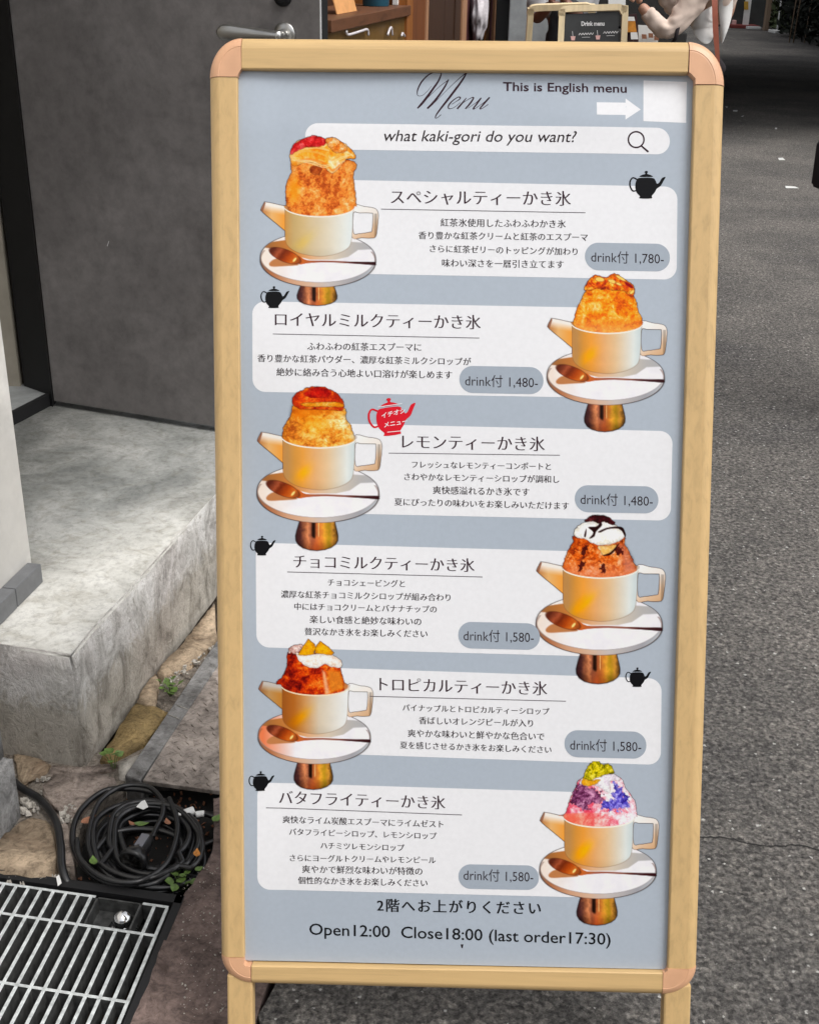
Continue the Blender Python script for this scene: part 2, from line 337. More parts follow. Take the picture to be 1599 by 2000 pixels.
# big red-brown stones between drain and road
g = lambda x, y: (x, y)
gr0 = onz(345, 1775)[:2]; gr1 = onz(250, 2000)[:2]
gd = (gr1-gr0)/np.linalg.norm(gr1-gr0)
end = gr0+gd*1.2
rp = [(gline(.4)-.006, .4), (gline(1.83)-.006, 1.83), onz(418, 1556)[:2]+(.0, -.008), onz(419, 1662)[:2], onz(352, 1765)[:2], onz(345, 1778)[:2], end]
slab([np.array(rp[0]), np.array((gline(1.2)-.008, 1.2)), gr0+gd*.45+np.array((.012, 0)), end], M['red'], z=.003, bev=.003)
slab([np.array((gline(1.2)-.008, 1.21)), np.array(rp[1]), rp[2], rp[3], rp[4], rp[5], gr0+gd*.445+np.array((.012, 0))], M['red'], z=.003, bev=.003)
# pit floor with litter
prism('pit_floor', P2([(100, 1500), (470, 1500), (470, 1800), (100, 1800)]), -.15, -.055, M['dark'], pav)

deb = bmesh.new()
for _ in range(260):
    x, y = random.uniform(140, 415), random.uniform(1545, 1755); p = onz(x, y, -.053); r = random.uniform(.0015, .005)
    boxbm(deb, p, (r, random.uniform(-r, r), 0), (random.uniform(-r, r), r, random.uniform(0, r)), (0, 0, r*.5))
props(frombm('pit_debris', deb, M['brownleaf'], pav), kind='stuff')
grit = bmesh.new()
for _ in range(210):
    a_ = random.uniform(0, 1); q = onz(random.uniform(350, 440), random.uniform(1690, 1990), .0035); r = random.choice((.0006, .0009, .0012, .0018))*random.uniform(.7, 1.3)
    boxbm(grit, q, (r, random.uniform(-r, r), 0), (random.uniform(-r, r), r, 0), (0, 0, r*.7))
props(frombm('grit', grit, M['pale'], pav), kind='stuff')

# tread plate with raised lozenges
pl = [np.array(p) for p in (onz(279, 1527)[:2], (-.215, 1.80), (-.10, 2.46), (-.385, 2.46))]
tread = thing('tread_plate', (-.3, 2.1, 0), 'worn brown steel tread plate covering the channel behind the coiled black cord', 'cover plate')
prism('plate', pl, -.006, .003, M['rust'], tread, .001)
lz = bmesh.new(); e1 = (pl[1]-pl[0]); e1 /= np.linalg.norm(e1); e2 = np.array([-e1[1], e1[0]])
from mathutils.geometry import intersect_point_quad_2d
for i in range(-2, 16):
    for j in range(0, 34):
        c = pl[0]+e1*(i*.021+(j % 2)*.0105)+e2*(j*.0195+.012)
        if not intersect_point_quad_2d(Vector(c), *[Vector(q) for q in pl]): continue
        a = .75 if (i+j) % 2 else -.75; u = np.array([math.cos(a), math.sin(a)]); u = e1*u[0]+e2*u[1]; w = np.array([-u[1], u[0]])
        ps = [c+u*.0085, c+w*.0022, c-u*.0085, c-w*.0022]; lo = [lz.verts.new((q[0], q[1], .0031)) for q in ps]; hi = [lz.verts.new((*(c+(q-c)*.55), .0056)) for q in ps]
        lz.faces.new(hi)
        for k in range(4): lz.faces.new((lo[k], lo[(k+1) % 4], hi[(k+1) % 4], hi[k]))
props(frombm('raised_lozenges', lz, M['rust'], tread), kind='stuff')
# angle iron edging
ab = [onz(245, 1520)[:2], onz(274, 1530)[:2], onz(416, 1318)[:2], onz(416, 1268)[:2]]
d1 = ab[2]-ab[1]; d0 = ab[3]-ab[0]
angle = thing('channel_edging', (*ab[0], 0), 'grey steel edging strip beside the tread plate and ochre stones', 'metal edging')
prism('edging_bar', [ab[0], ab[1], ab[1]+d1*1.6, ab[0]+d0*1.36], -.15, .007, M['angle'], angle, .0015)
for x, y in ((60, -86), (78, -104)): tubes('wire_tie', [([onz(268+x, 1482+y, .008), onz(290+x, 1490+y, .008)], .0008)], M['pale'], angle, 5)

# ------------------------------------------------------------------ floor grate
G0 = onz(327, 1772)[:2]; GX = onz(0, 1725)[:2]-G0; GX /= np.linalg.norm(GX); GY = onz(231, 2000)[:2]-G0; GY /= np.linalg.norm(GY)
grate = thing('floor_grate', (*G0, 0), 'galvanised steel bar grate over the drain with a cap nut in its cut-out', 'drain grate')
def gp(a, b, z): q = G0+GX*a+GY*b; return Vector((q[0], q[1], z))
vx, vy = Vector((*GX, 0)), Vector((*GY, 0)); up = Vector((0, 0, 1))
# dark frame round it
bm = bmesh.new()
boxbm(bm, gp(.43, -.026, -.1), -vx*.451, vy*.018, up*.104); boxbm(bm, gp(-.022, -.026, -.1), vx*.014, vy*.8, up*.104)
frombm('seat_frame', bm, M['black'], grate)
NOTCH = (.043, .125, .0, .062)   # a0,a1,b0,b1
def bar(a, b0, b1, tw=.0060):
    bm = bmesh.new(); boxbm(bm, gp(a-tw/2, b0, -.035), vx*tw, vy*(b1-b0), up*.035, .0007, 1)
    o = frombm('bar', bm, M['zinc'], grate); toponly(o)
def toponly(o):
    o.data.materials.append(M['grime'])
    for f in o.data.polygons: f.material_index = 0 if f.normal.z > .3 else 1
a = .0; i = 0
while a < .40:
    if NOTCH[0] < a < NOTCH[1]-.006: bar(a, .067, .75)
    else: bar(a, .002, .75)
    a += .0222; i += 1
def rod(b, a0, a1, w=.0054, name='cross_rod'):
    bm = bmesh.new(); boxbm(bm, gp(a0, b-w/2, -.033), vx*(a1-a0), vy*w, up*.0335, .0006, 1); toponly(frombm(name, bm, M['zinc'], grate))
rod(0, -.002, NOTCH[0]); rod(0, NOTCH[1], .40); rod(.0645, -.002, .40)
for b in (.2, .345, .49): rod(b, -.002, .40)
nb = bmesh.new(); boxbm(nb, gp(NOTCH[0]+.003, .003, -.03), vx*(NOTCH[1]-NOTCH[0]-.008), vy*.057, up*.004)
boxbm(nb, gp(NOTCH[0]+.002, .0, -.033), vx*(NOTCH[1]-NOTCH[0]-.004), vy*.003, up*.033)
boxbm(nb, gp(NOTCH[1]-.005, .0, -.033), vx*.003, vy*.063, up*.033); boxbm(nb, gp(NOTCH[0]+.001, .0, -.033), vx*.003, vy*.063, up*.033)
frombm('bolt_tray', nb, M['grime'], grate)
nut = gp(.066, .036, -.024); NS = 1.22
lathe('cap_nut', nut, (0, 0, 1), [(.020*NS, 0), (.020*NS, .003), (.015, .0032)], M['chrome'], grate, 24)
lathe('cap_nut', nut+up*.003, (0, 0, 1), [(.0155*NS, 0), (.0155*NS, .011)], M['chrome'], grate, 6)
lathe('cap_nut', nut+up*.014, (0, 0, 1), [(.0135*NS, 0), (.013*NS, .006*NS), (.0105*NS, .012*NS), (.006*NS, .0155*NS), (.0005, .017*NS)], M['chrome'], grate, 20)

# ------------------------------------------------------------------ coiled cord in the pit
cc = onz(292, 1645)[:2]
cord = thing('extension_cord', (*cc, -.03), 'thick black extension cord coiled in the open pit beside the drain grate', 'extension cord')
paths = []
ax = Vector((.098, -.012, 0)); ay = Vector((-.012, .118, 0))
pts = []
NL = 17; K = 40
for k in range(NL*K+1):
    u = k/K; th = 2*math.pi*u+2.6; l = int(u)
    rr = 1.0-.36*((u*.37) % 1.0)-.04*math.sin(3.1*u); cx = .020*math.sin(int(u+.5)*2.1+u*.9); cy = .022*math.cos(int(u+.5)*1.7+u*.7); cx += .006*math.sin(th*3.3+u*5)
    z = -.045+.0036*u+.004*math.sin(th*2+u)
    p = Vector((*cc, 0))+ax*(rr*math.cos(th)+cx*6)+ay*(rr*math.sin(th)+cy*5); p.z = min(z, .012); pts.append(p)
paths.append((pts, .0055))
# big loose top loop running to the socket
lp = [(268, 1620), (235, 1655), (180, 1690), (150, 1660), (148, 1610), (185, 1555), (240, 1530), (290, 1536), (330, 1570), (343, 1620), (338, 1660)]
top = [onz(x, y, .012) for x, y in [(185, 1690), (172, 1640), (192, 1570), (235, 1538), (285, 1536), (314, 1560), (318, 1590), (305, 1618), (298, 1635)]]
paths.append((spline(top, 10), .0050))
lp2 = [onz(x, y, .006) for x, y in [(178, 1672), (215, 1632), (262, 1620), (320, 1625), (352, 1645), (345, 1690), (300, 1718), (240, 1728), (185, 1712), (150, 1672), (142, 1625), (160, 1580), (205, 1545), (260, 1541), (300, 1548)]]
paths.append((spline(lp2, 10), .0056))
lp3 = [onz(x, y, .014) for x, y in [(330, 1560), (345, 1600), (344, 1640), (322, 1690), (270, 1722), (205, 1716), (158, 1680), (150, 1640)]]
paths.append((spline(lp3, 10), .0052))
tubes('cable', paths, M['rubber'], cord, 8)
lead = [onz(x, y, z) for x, y, z in [(10, 1510, .02), (40, 1538, .012), (78, 1562, .01), (108, 1602, .012), (118, 1650, .012), (122, 1700, .008), (142, 1738, -.01), (180, 1755, -.03)]]
tubes('feed_cable', [(spline(lead, 10), .0074)], M['rubber'], cord, 10)
sk = Vector(onz(264, 1676, .018)); ax_ = (Vector(onz(292, 1632, .016))-Vector(onz(258, 1684, .010))).normalized()
lathe('socket_head', sk-ax_*.012, ax_, [(.015, .001), (.0215, 0), (.025, .002), (.0262, .007), (.021, .019), (.016, .026), (.0145, .048), (.011, .060), (.0048, .068)], M['rubber'], cord, 26)
lathe('socket_mouth', sk-ax_*.0125, ax_, [(.0001, .0), (.0205, .0)], M['dark'], cord, 20)
t_ = ax_.cross(up).normalized(); nn = t_.cross(ax_).normalized()
bm = bmesh.new(); boxbm(bm, sk+ax_*.013-t_*.0075+nn*.0135, t_*.015, ax_*.030, nn*.0022, .0007, 1); frombm('socket_label', bm, M['label'], cord)
# white tape on the far loops
tubes('white_tape', [(spline([onz(x, y, .006) for x, y in ((348, 1598), (362, 1590), (378, 1584))], 5), .0085), (spline([onz(x, y, .004) for x, y in ((382, 1592), (392, 1590), (398, 1590))], 4), .006)], M['paper'], cord, 8)
far = [onz(x, y, -.005) for x, y in ((430, 1600), (395, 1590), (360, 1600), (352, 1630), (372, 1660), (400, 1650), (430, 1640))]
tubes('cable_bundle', [(spline([p+(0, 0, -.004*k) for p in far], 8)+np.array([.006*k, .005*k, 0]), .0052) for k in range(3)], M['rubber'], cord, 8)

# leaves
def leafmesh(L, w, bend=.25):
    V, Fc = [], []
    for i in range(7):
        t = i/6; ww = w*math.sin(math.pi*t**.8)**1.1+.0003; z = bend*L*(t-.5)**2
        V += [(L*(t-.5), -ww/2, z+.12*ww), (L*(t-.5), 0, z), (L*(t-.5), ww/2, z+.12*ww)]
    for i in range(6):
        a = 3*i; Fc += [(a, a+1, a+4, a+3), (a+1, a+2, a+5, a+4)]
    return V, Fc
def leaf(x, y, z, L, w, rz, mat, label, tilt=(.2, .1)):
    V, Fc = leafmesh(L*1.25, w*1.0, .5); me = bpy.data.meshes.new('fallen_leaf'); me.from_pydata(V, [], Fc); me.shade_smooth(); me.materials.append(mat)
    o = bpy.data.objects.new('fallen_leaf', me); COL.objects.link(o); o.location = Vector(onz(x, y, z)); o.rotation_euler = (tilt[0], tilt[1], rz)
    return props(o, label, 'leaf', 'fallen leaves in the cord pit')
leaf(182, 1683, .02, .022, .014, 1.9, M['green'], 'round green leaf lying on the left loops of the coiled cord')
leaf(384, 1668, .022, .02, .012, 1.7, M['orange'], 'bright orange leaf on the cord loops nearest the sign')
leaf(327, 1607, .016, .018, .011, 2.0, M['brownleaf'], 'light brown leaf on the cord just above the socket head')
leaf(172, 1603, .012, .026, .015, .9, M['brownleaf'], 'reddish leaf lying between stone and left edge of cord coil')
leaf(258, 1610, .010, .017, .010, 2.4, M['brownleaf'], 'reddish leaf inside the cord loop, left of the yellow-green leaf')
leaf(276, 1610, .012, .022, .010, .2, M['green'], 'yellow-green leaf beside a tape scrap inside the cord loop')
leaf(388, 1698, .02, .013, .010, .8, M['green'], 'tiny green leaf under the orange leaf at the pit edge')
leaf(422, 1600, .01, .02, .014, 1.2, M['green'], 'green leaf at the pit edge hard against the sign post')
def scrap(x, y, z, pts, label, name='paper_scrap'):
    c = onz(x, y, z); me = bpy.data.meshes.new(name); V = [Vector(onz(a, b, z))-Vector(c)+Vector((0, 0, random.uniform(0, .004))) for a, b in pts]
    me.from_pydata(V, [], [list(range(len(V)))]); me.materials.append(M['paper']); o = bpy.data.objects.new(name, me); COL.objects.link(o); o.location = Vector(c)
    md = o.modifiers.new('thick', 'SOLIDIFY'); md.thickness = .0006
    return props(o, label, 'litter', 'white scraps lying about')
scrap(1525, 310, .003, [(1519, 308), (1528, 308), (1533, 313), (1521, 313)], 'short cream scrap on the grey road above the split scrap')
scrap(1546, 366, .003, [(1533, 363), (1552, 365), (1560, 368), (1534, 368)], 'split white scrap on the road, the one nearest the camera')
scrap(1435, 216, .003, [(1431, 215), (1440, 215), (1439, 218), (1431, 217)], 'small white scrap on the road right beside the sign edge')
scrap(1449, 227, .003, [(1446, 227), (1453, 225), (1450, 228)], 'tiny white triangle scrap on the road near the sign edge')
scrap(1515, 250, .003, [(1513, 249), (1517, 249), (1517, 252), (1513, 252)], 'white dot of litter in the middle of the road')
scrap(1418, 209, .003, [(1416, 207), (1421, 208), (1419, 211)], 'white speck of litter touching the sign corner')
scrap(115, 1725, .006, [(110, 1715), (116, 1712), (121, 1728), (113, 1732)], 'white scrap against the cord where it drops into the pit')
scrap(275, 1573, .016, [(266, 1578), (276, 1568), (283, 1564), (290, 1578), (280, 1583)], 'crumpled silver-white scrap on top of the coiled cord')

def weed(x, y, n, spread, label, size=.017, z=0.):
    c = Vector(onz(x, y, z)); t = thing('weed', c, label, 'plant')
    sp = []
    for i in range(n):
        a = i*2.4+random.uniform(-.4, .4); r = spread*math.sqrt((i+.6)/n); h = random.uniform(.012, .035); tip = c+Vector((math.cos(a)*r, math.sin(a)*r, h))
        sp.append(([c+Vector((math.cos(a)*r*.1, math.sin(a)*r*.1, -.01)), c+Vector((math.cos(a)*r*.6, math.sin(a)*r*.6, h*.7)), tip], .0008))
        s = size*random.uniform(.7, 1.2); V, Fc = leafmesh(s, s*.85, .4)
        me = bpy.data.meshes.new('leaf'); me.from_pydata(V, [], Fc); me.shade_smooth(); me.materials.append(M['green'])
        o = bpy.data.objects.new('leaf', me); COL.objects.link(o); o.parent = t; o.location = tip-c; o.rotation_euler = (random.uniform(-.5, .5), random.uniform(-.5, .2), a)
    tubes('stem', sp, M['green'], t, 5)
weed(333, 1352, 11, .030, 'small green weed growing between the ochre stones and the steel edging')
weed(352, 1738, 9, .026, 'green weed at the right corner of the cord pit next to the grate', .018, -.02)
weed(222, 1498, 5, .018, 'tuft of green weed at the foot of the concrete step corner', .02)

# ------------------------------------------------------------------ concrete step
ZT = .247
D = np.array([.2036, .979])      # street direction
c0 = onz(140, 1280, ZT)[:2]
def roughbox(name, poly, z0, z1, mat, mats_side, par, res=.035, amp=.003, bev=.006):
    bm = bmesh.new(); n = len(poly); lo = [bm.verts.new((*p, z0)) for p in poly]; hi = [bm.verts.new((*p, z1)) for p in poly]
    topf = bm.faces.new(hi); sides = [bm.faces.new((lo[i], lo[(i+1) % n], hi[(i+1) % n], hi[i])) for i in range(n)]
    for f in sides: f.material_index = 1
    bmesh.ops.bevel(bm, geom=[e for e in bm.edges if len(e.link_faces) == 2], offset=bev, segments=2, affect='EDGES')
    for _ in range(5): bmesh.ops.subdivide_edges(bm, edges=[e for e in bm.edges if e.calc_length() > res*1.6], cuts=1, use_grid_fill=True)
    bmesh.ops.triangulate(bm, faces=[f for f in bm.faces if len(f.verts) > 4])
    from mathutils import noise
    for v in bm.verts: v.co += noise.noise_vector(v.co*14)*amp+noise.noise_vector(v.co*50)*amp*.35
    o = frombm(name, bm, mat, par, True); o.data.materials.append(mats_side)
    for f in o.data.polygons: f.material_index = 0 if f.normal.z > .6 else 1
    return o
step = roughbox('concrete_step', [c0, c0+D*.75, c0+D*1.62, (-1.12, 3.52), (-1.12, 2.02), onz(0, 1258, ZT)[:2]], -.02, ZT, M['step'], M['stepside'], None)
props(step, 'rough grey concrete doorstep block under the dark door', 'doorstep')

# entrance wall on the left: white pillar, slate skirting, foundation blocks
wd = np.array([.181, .983]); wn = np.array([.983, -.181])
pc = onz(62, 1097, ZT+.035)[:2]
pillar = thing('entrance_wall', (*pc, ZT), 'white rendered wall end with slate skirting, at the left edge beside the step', 'wall')
def wp(s, o, z): q = pc-wd*s+wn*o; return Vector((q[0], q[1], z))
Wd, Wn = Vector((*wd, 0)), Vector((*wn, 0))
box('wall_panel', wp(0, 0, ZT-.0), -Wd*.262, -Wn*.12, up*2.6, M['wall'], pillar, .003)
box('wall_panel', wp(.266, 0, ZT-.0), -Wd*2.6, -Wn*.12, up*2.6, M['wall'], pillar, .003)
tl = onz(30, 1187, ZT)[:2]; s1 = float((pc-tl)@wd)
o_out = float((onz(85, 1137, ZT)[:2]-pc)@wn)
s0 = float((pc-onz(85, 1137, ZT)[:2])@wd)
ed = s0
for L in (s1-s0, .19, .19, .19, .19, .19):
    box('skirting_tile', wp(ed+.0012, .001, ZT+.001), -Wd*(L-.0024), Wn*(o_out-.001), up*.042, M['tile'], pillar, .0015); ed += L
bk = onz(40, 1588)[:2]
fnd = thing('foundation_blocks', (*bk, 0), 'stacked grey stone blocks under the white wall at the lower left edge', 'stone base')
for z0, z1, ins in ((-.15, .128, 0.), (.131, .20, .012), (.203, .243, .02)):
    poly = [bk+(-ins, -ins*.5), bk+(-.55-ins, .12-ins*.5), bk+(-.55-ins, -1.4), bk-wd*1.3+(-ins, 0)]
    prism('block', poly, z0, z1, M['base'], fnd, .008, 3, True)

# ------------------------------------------------------------------ entrance: threshold, frame, interior, door
DZ = ZT+.016
hL = onz(105, 783, DZ)[:2]; hR = onz(412, 832, DZ)[:2]; dd = hR-hL; dd /= np.linalg.norm(dd); dn = np.array([dd[1], -dd[0]])   # dn towards camera
if dn[1] > 0: dn = -dn
DD, DN = Vector((*dd, 0)), Vector((*dn, 0))
frame = thing('door_frame', (*hL, ZT), 'black steel door frame with a black threshold behind the white wall', 'door frame')
sA = onz(25, 832, ZT)[:2]; sB = onz(101, 792, ZT)[:2]; sd = (sB-sA)/np.linalg.norm(sB-sA); sn = np.array([-sd[1], sd[0]])
box('threshold', (*(sA-sd*.5), ZT+.0005), Vector((*(sd*(np.linalg.norm(sB-sA)+.5)), 0)), Vector((*(sn*.012), 0)), up*.036, M['black'], frame)
po = onz(47, 752, ZT+.037)[:2]; pi = onz(104, 786, DZ)[:2]+(-.004, .006)
prism('jamb', [pi, pi+(-.004, .07), po+(-.02, .2), po], ZT, 2.5, M['black'], frame)
inner = prism('entrance_floor', [sA-sd*.5+sn*.012, sB+sn*.012, sB+sn*.012+(-.1, .6), (-2.6, 4.2), (-2.6, 1.6)], ZT-.02, ZT+.034, M['floor']); props(inner, kind='structure')
il = onz(20, 745, ZT+.034)[:2]
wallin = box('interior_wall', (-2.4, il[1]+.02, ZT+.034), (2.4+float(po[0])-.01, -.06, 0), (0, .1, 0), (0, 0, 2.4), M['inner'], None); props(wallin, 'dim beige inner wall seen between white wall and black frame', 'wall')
lint = box('entrance_ceiling', (-2.6, 2.3, 2.32), (2.15, 0, 0), (.25, 2.0, 0), (0, 0, .3), M['wall']); props(lint, 'white soffit over the doorway, above the picture', 'ceiling')
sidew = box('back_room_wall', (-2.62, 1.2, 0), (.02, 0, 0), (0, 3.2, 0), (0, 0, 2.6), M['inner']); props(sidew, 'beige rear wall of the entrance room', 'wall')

DW = .832
door = thing('open_door', (*hL, DZ), 'dark grey speckled door standing open behind the menu sign', 'door')
box('door_leaf', (*hL, DZ), DD*DW, -DN*.042, up*2.02, M['door'], door, .0015)
M['edge'] = plain('door_edge', (.6, .6, .6), .5)
box('edge_strip', (*(hL+dd*DW), DZ), DD*.0025, -DN*.004, up*2.02, M['edge'], door); box('edge_seal', Vector((*(hL+dd*DW), DZ))-DN*.004, DD*.0022, -DN*.036, up*2.02, M['black'], door)
hp = Vector(hitp(557, 67, np.array([*hL, 0]), np.array([*dn, 0])))
lathe('lever_rose', hp, DN, [(.027, 0), (.0275, .006), (.0262, .0085), (.012, .0088)], M['steel'], door, 40)
# lever: flat tapering blade
bm = bmesh.new(); st = [(.012, .0105, .009), (.0, .011, .0095), (-.03, .0125, .008), (-.08, .0155, .006), (-.125, .0185, .005), (-.148, .0175, .005), (-.159, .012, .004), (-.1635, .005, .003)]
rings = []
hv = Vector(hitp(423, 62, np.array([*hL, 0])+.045*np.array([*dn, 0]), np.array([*dn, 0]))); LV = (hv-(hp+DN*.045)); LL = LV.length; LV.normalize(); UV = DN.cross(LV).normalized()
if UV.z < 0: UV = -UV
for s, hh, dp in st:
    c = hp+DN*.045+LV*(-s*LL/.1635)
    rings.append([bm.verts.new(c+UV*hh*math.cos(a)*1.0+DN*dp*math.sin(a)) for a in [2*math.pi*k/16 for k in range(16)]])
for i in range(len(rings)-1):
    for k in range(16): bm.faces.new((rings[i][k], rings[i][(k+1) % 16], rings[i+1][(k+1) % 16], rings[i+1][k]))
bm.faces.new(rings[0][::-1]); bm.faces.new(rings[-1])
frombm('lever', bm, M['steel'], door, True)
lathe('lever_neck', hp, DN, [(.0095, .004), (.0095, .046)], M['steel'], door, 20)
lk = Vector(hitp(553, -8, np.array([*hL, 0]), np.array([*dn, 0])))
lathe('thumb_turn', lk, DN, [(.0215, 0), (.0215, .006), (.013, .008), (.013, .02), (.0095, .024)], M['black'], door, 30)
props(mesh('door_scratch', [hitp(x, y, np.array([*hL, 0])+.0012*np.array([*dn, 0]), np.array([*dn, 0])) for x, y in ((210, 481), (213, 471), (212.2, 470), (208.8, 480))], [(0, 1, 2, 3)], M['edge'], door))

# ------------------------------------------------------------------ menu sign
SO = np.array([0.06009972, 1.64690108, 1.3435791]); SU = np.array([.99957351, -.01875943, .02238036]); SV = np.array([.01504958, -.32586025, -.94529816]); SN = np.array([.02502612, .94523181, -.32543895])
def sgp(x, y, off=0.):      # photo reading -> (right, down) metres in the sign plane
    P = SO+SN*off; q = hitp(x, y, P, SN)-P; return float(q@SU), float(q@SV)
def sw(a, b, off=0.): return SO+SU*a+SV*b+SN*off
SUv, SVv, SNv = Vector(SU), Vector(SV), Vector(SN)
sign = thing('menu_sign', sw(0, 1.4, 0), 'tall wood-look A-frame sign with the grey illustrated shaved-ice menu poster', 'menu sign')
TL, TR, BR, BL = [np.array(sgp(*p)) for p in ((405.8, 69), (1419.9, 77.5), (1360.4, 1950.8), (430.7, 1925.5))]
iTL, iTR, iBR, iBL = [np.array(sgp(*p)) for p in ((463.5, 134), (1357.5, 142), (1303.5, 1901), (476.5, 1888))]
def rail(name, o0, o1, i0, i1, mat, out, t0, t1):
    """o=outer corner points, i=inner; section swept between fractions t0..t1"""
    e0, e1 = o0+(o1-o0)*t0, o0+(o1-o0)*t1; 
    f0, f1 = i0+(i1-i0)*t0, i0+(i1-i0)*t1
    dirv = (o1-o0)/np.linalg.norm(o1-o0)
    f0 = f0+dirv*((e0-f0)@dirv); f1 = f1+dirv*((e1-f1)@dirv)
    sec = [(0, .030), (0, .0125), (.035, .0085), (.10, .0050), (.17, .0026), (.24, .0012), (.30, .0004), (.36, 0), (.955, .0004), (.985, .0012), (1., .003), (1., .016)]
    V = []
    for k in range(2):
        a, b = (e0, f0) if k == 0 else (e1, f1)
        for s, d in sec: q = a+(b-a)*s; V.append(sw(q[0], q[1], d))
    n = len(sec); Fc = [(i, i+1, n+i+1, n+i) for i in range(n-1)]+[(n-1, 0, n, 2*n-1), list(range(n))[::-1], list(range(n, 2*n))]
    o = mesh(name, V, Fc, mat, sign)
    return o
cr_t = (470-406)/1014.; 
rail('top_rail', TL, TR, iTL, iTR, M['railh'], 0, .0655, .9275)
rail('bottom_rail', BR, BL, iBR, iBL, M['railh'], 0, .0715, .9345)
rail('side_rail', TR, BR, iTR, iBR, M['railv'], 0, .0432, .9668)
rail('side_rail', BL, TL, iBL, iTL, M['railv'], 0, .0324, .9600)
def cap(O, I, da, db, la, lb, ch):
    """corner cap: O outer corner, I inner corner; da/db unit dirs away from the corner, la/lb how far it reaches"""
    n = 14; arc = []
    A = O+da*la; B = O+db*lb; 
    for k in range(n+1):
        t = k/n*math.pi/2; arc.append(A+(O-A)*math.sin(t)+(B-O)*(1-math.cos(t)) if True else 0)
    inner_b = I+db*((B-I)@db+.0)-0; inner_a = I+da*((A-I)@da)
    pb = I+db*max((B-I)@db, .0); pa = I+da*max((A-I)@da, .0)
    ia, ib = (I-O)@da, (I-O)@db
    outline = arc+[O+db*lb+da*ia, O+da*ia+db*min(ib+ch, lb-.0006), O+da*min(ia+ch, la-.0006)+db*ib, O+da*la+db*ib]
    cen = (A+B+I)/3
    V = []; m = len(outline)
    rows = [(0., .0315), (0., .0105), (.0022, .0055), (.0060, .0018), (.0095, .0001), (.0125, -.0008), (.0135, -.0004), (.0145, -.0006)]
    for ins, d in rows:
        for j, q in enumerate(outline):
            isarc = j <= n
            if isarc:
                cc_ = A+(B-O); v = cc_-q; L = np.linalg.norm(v); qq = q+v/L*min(ins, L*.9)
            else: qq = q
            dd_ = d if isarc else max(d, -.0006) if d < .0105 else d
            if not isarc: dd_ = {(.0315): .0315}.get(d, -.0006)
            V.append(sw(qq[0], qq[1], dd_))
    Fc = []
    for r in range(len(rows)-1):
        for j in range(m): Fc.append((r*m+j, r*m+(j+1) % m, (r+1)*m+(j+1) % m, (r+1)*m+j))
    Fc.append([(len(rows)-1)*m+j for j in range(m)]); Fc.append(list(range(m))[::-1])
    bm = bmesh.new(); vs = [bm.verts.new(v) for v in V]
    for f in Fc: bm.faces.new([vs[i] for i in f])
    bmesh.ops.triangulate(bm, faces=[f for f in bm.faces if len(f.verts) > 4])
    return frombm('corner_cap', bm, M['cap'], sign)
un = lambda v: v/np.linalg.norm(v)
ex, ey = un(TR-TL), un(BL-TL)
cap(TL, iTL, un(TR-TL), un(BL-TL), .0425, .0505, .007)
cap(TR, iTR, un(TL-TR), un(BR-TR), .0470, .0545, .007)
cap(BL, iBL, un(BR-BL), un(TL-BL), .0425, .0410, .003)
cap(BR, iBR, un(BL-BR), un(TR-BR), .0470, .0420, .003)
# legs in the plane of the front frame
def signleg(x0, x1, ytop, tilt_plane=True):
    a0 = np.array(sgp(x0, ytop, .004)); a1 = np.array(sgp(x1, ytop, .004)); L = (1.3435791+SV[2]*a0[1])/(-SV[2])+.0
    dirv = un(BL-TL) if x0 < 700 else un(BR-TR)
    zb = sw(a0[0], a0[1])[2]; L = zb/.9453
    p = Vector(sw(*a0, .004)); box('leg', p, Vector(sw(*a1, .004))-p, (SVv*1.0)*(L-.002), SNv*.024, M['railv'], sign, .003)
signleg(443, 493, 1905); signleg(1297, 1350, 1925)
# backing board, rear support frame and hinges
bq = [TL+ex*.02+ey*.02, TR-ex*.02+ey*.02, BR-ex*.02-ey*.02, BL+ex*.02-ey*.02]
V = [sw(*q, d) for d in (.0165, .021) for q in bq]
M['board'] = plain('backing_board', (.75, .75, .73), .5)
mesh('backing_board', V, [(0, 1, 2, 3), (7, 6, 5, 4), (0, 4, 5, 1), (1, 5, 6, 2), (2, 6, 7, 3), (3, 7, 4, 0)], M['board'], sign)
rb = SO+SN*.035
for sx in (-.31, .265):
    a = Vector(rb+SU*sx+SV*.03); b = Vector((a.x, a.y+.47, 0)); 
    tubes('rear_leg', [([a, b], .011)], M['railv'], sign, 12)
for f in (.05, .9):
    a = Vector(rb+SU*-.31+SV*.03); b = Vector(rb+SU*.265+SV*.03); off = Vector((0, .47, -a.z))*f
    tubes('rear_crossbar', [([a+off, b+off], .009)], M['railh'], sign, 12)

# --- poster
PO = .0105
def disp(a, b):
    """gentle waves of the sheet, metres towards the viewer"""
    u = (a+.33)/.66; v = b/1.277
    w = .0016*math.sin(7.3*v*math.pi+1.2)*(1-u)**2+.0009*math.sin(3.1*v*math.pi)*math.sin(math.pi*u*1.3)+.0007*math.sin(11*v+4*u)+.0005*math.sin(23*v-3*u)*(1-u)
    e = max(0., 1-max(u-.085, 0)/.05); w += .0018*e*math.sin(9*v+.5)
    tpb = max(0., 1-(v-.035)/.05) if v > .035 else 1.; w -= .0022*tpb*(1+.6*math.sin(9*u)); w += .0022*math.exp(-((u-.74)/.12)**2-((v-.075)/.028)**2)+.0009*math.exp(-((u-.93)/.07)**2-((v-.93)/.04)**2)
    return w
def pz(x, y, lift=0.):
    a, b = sgp(x, y, PO); w = disp(a, b); n_ = PO-w-lift
    return sw(a, b, n_)
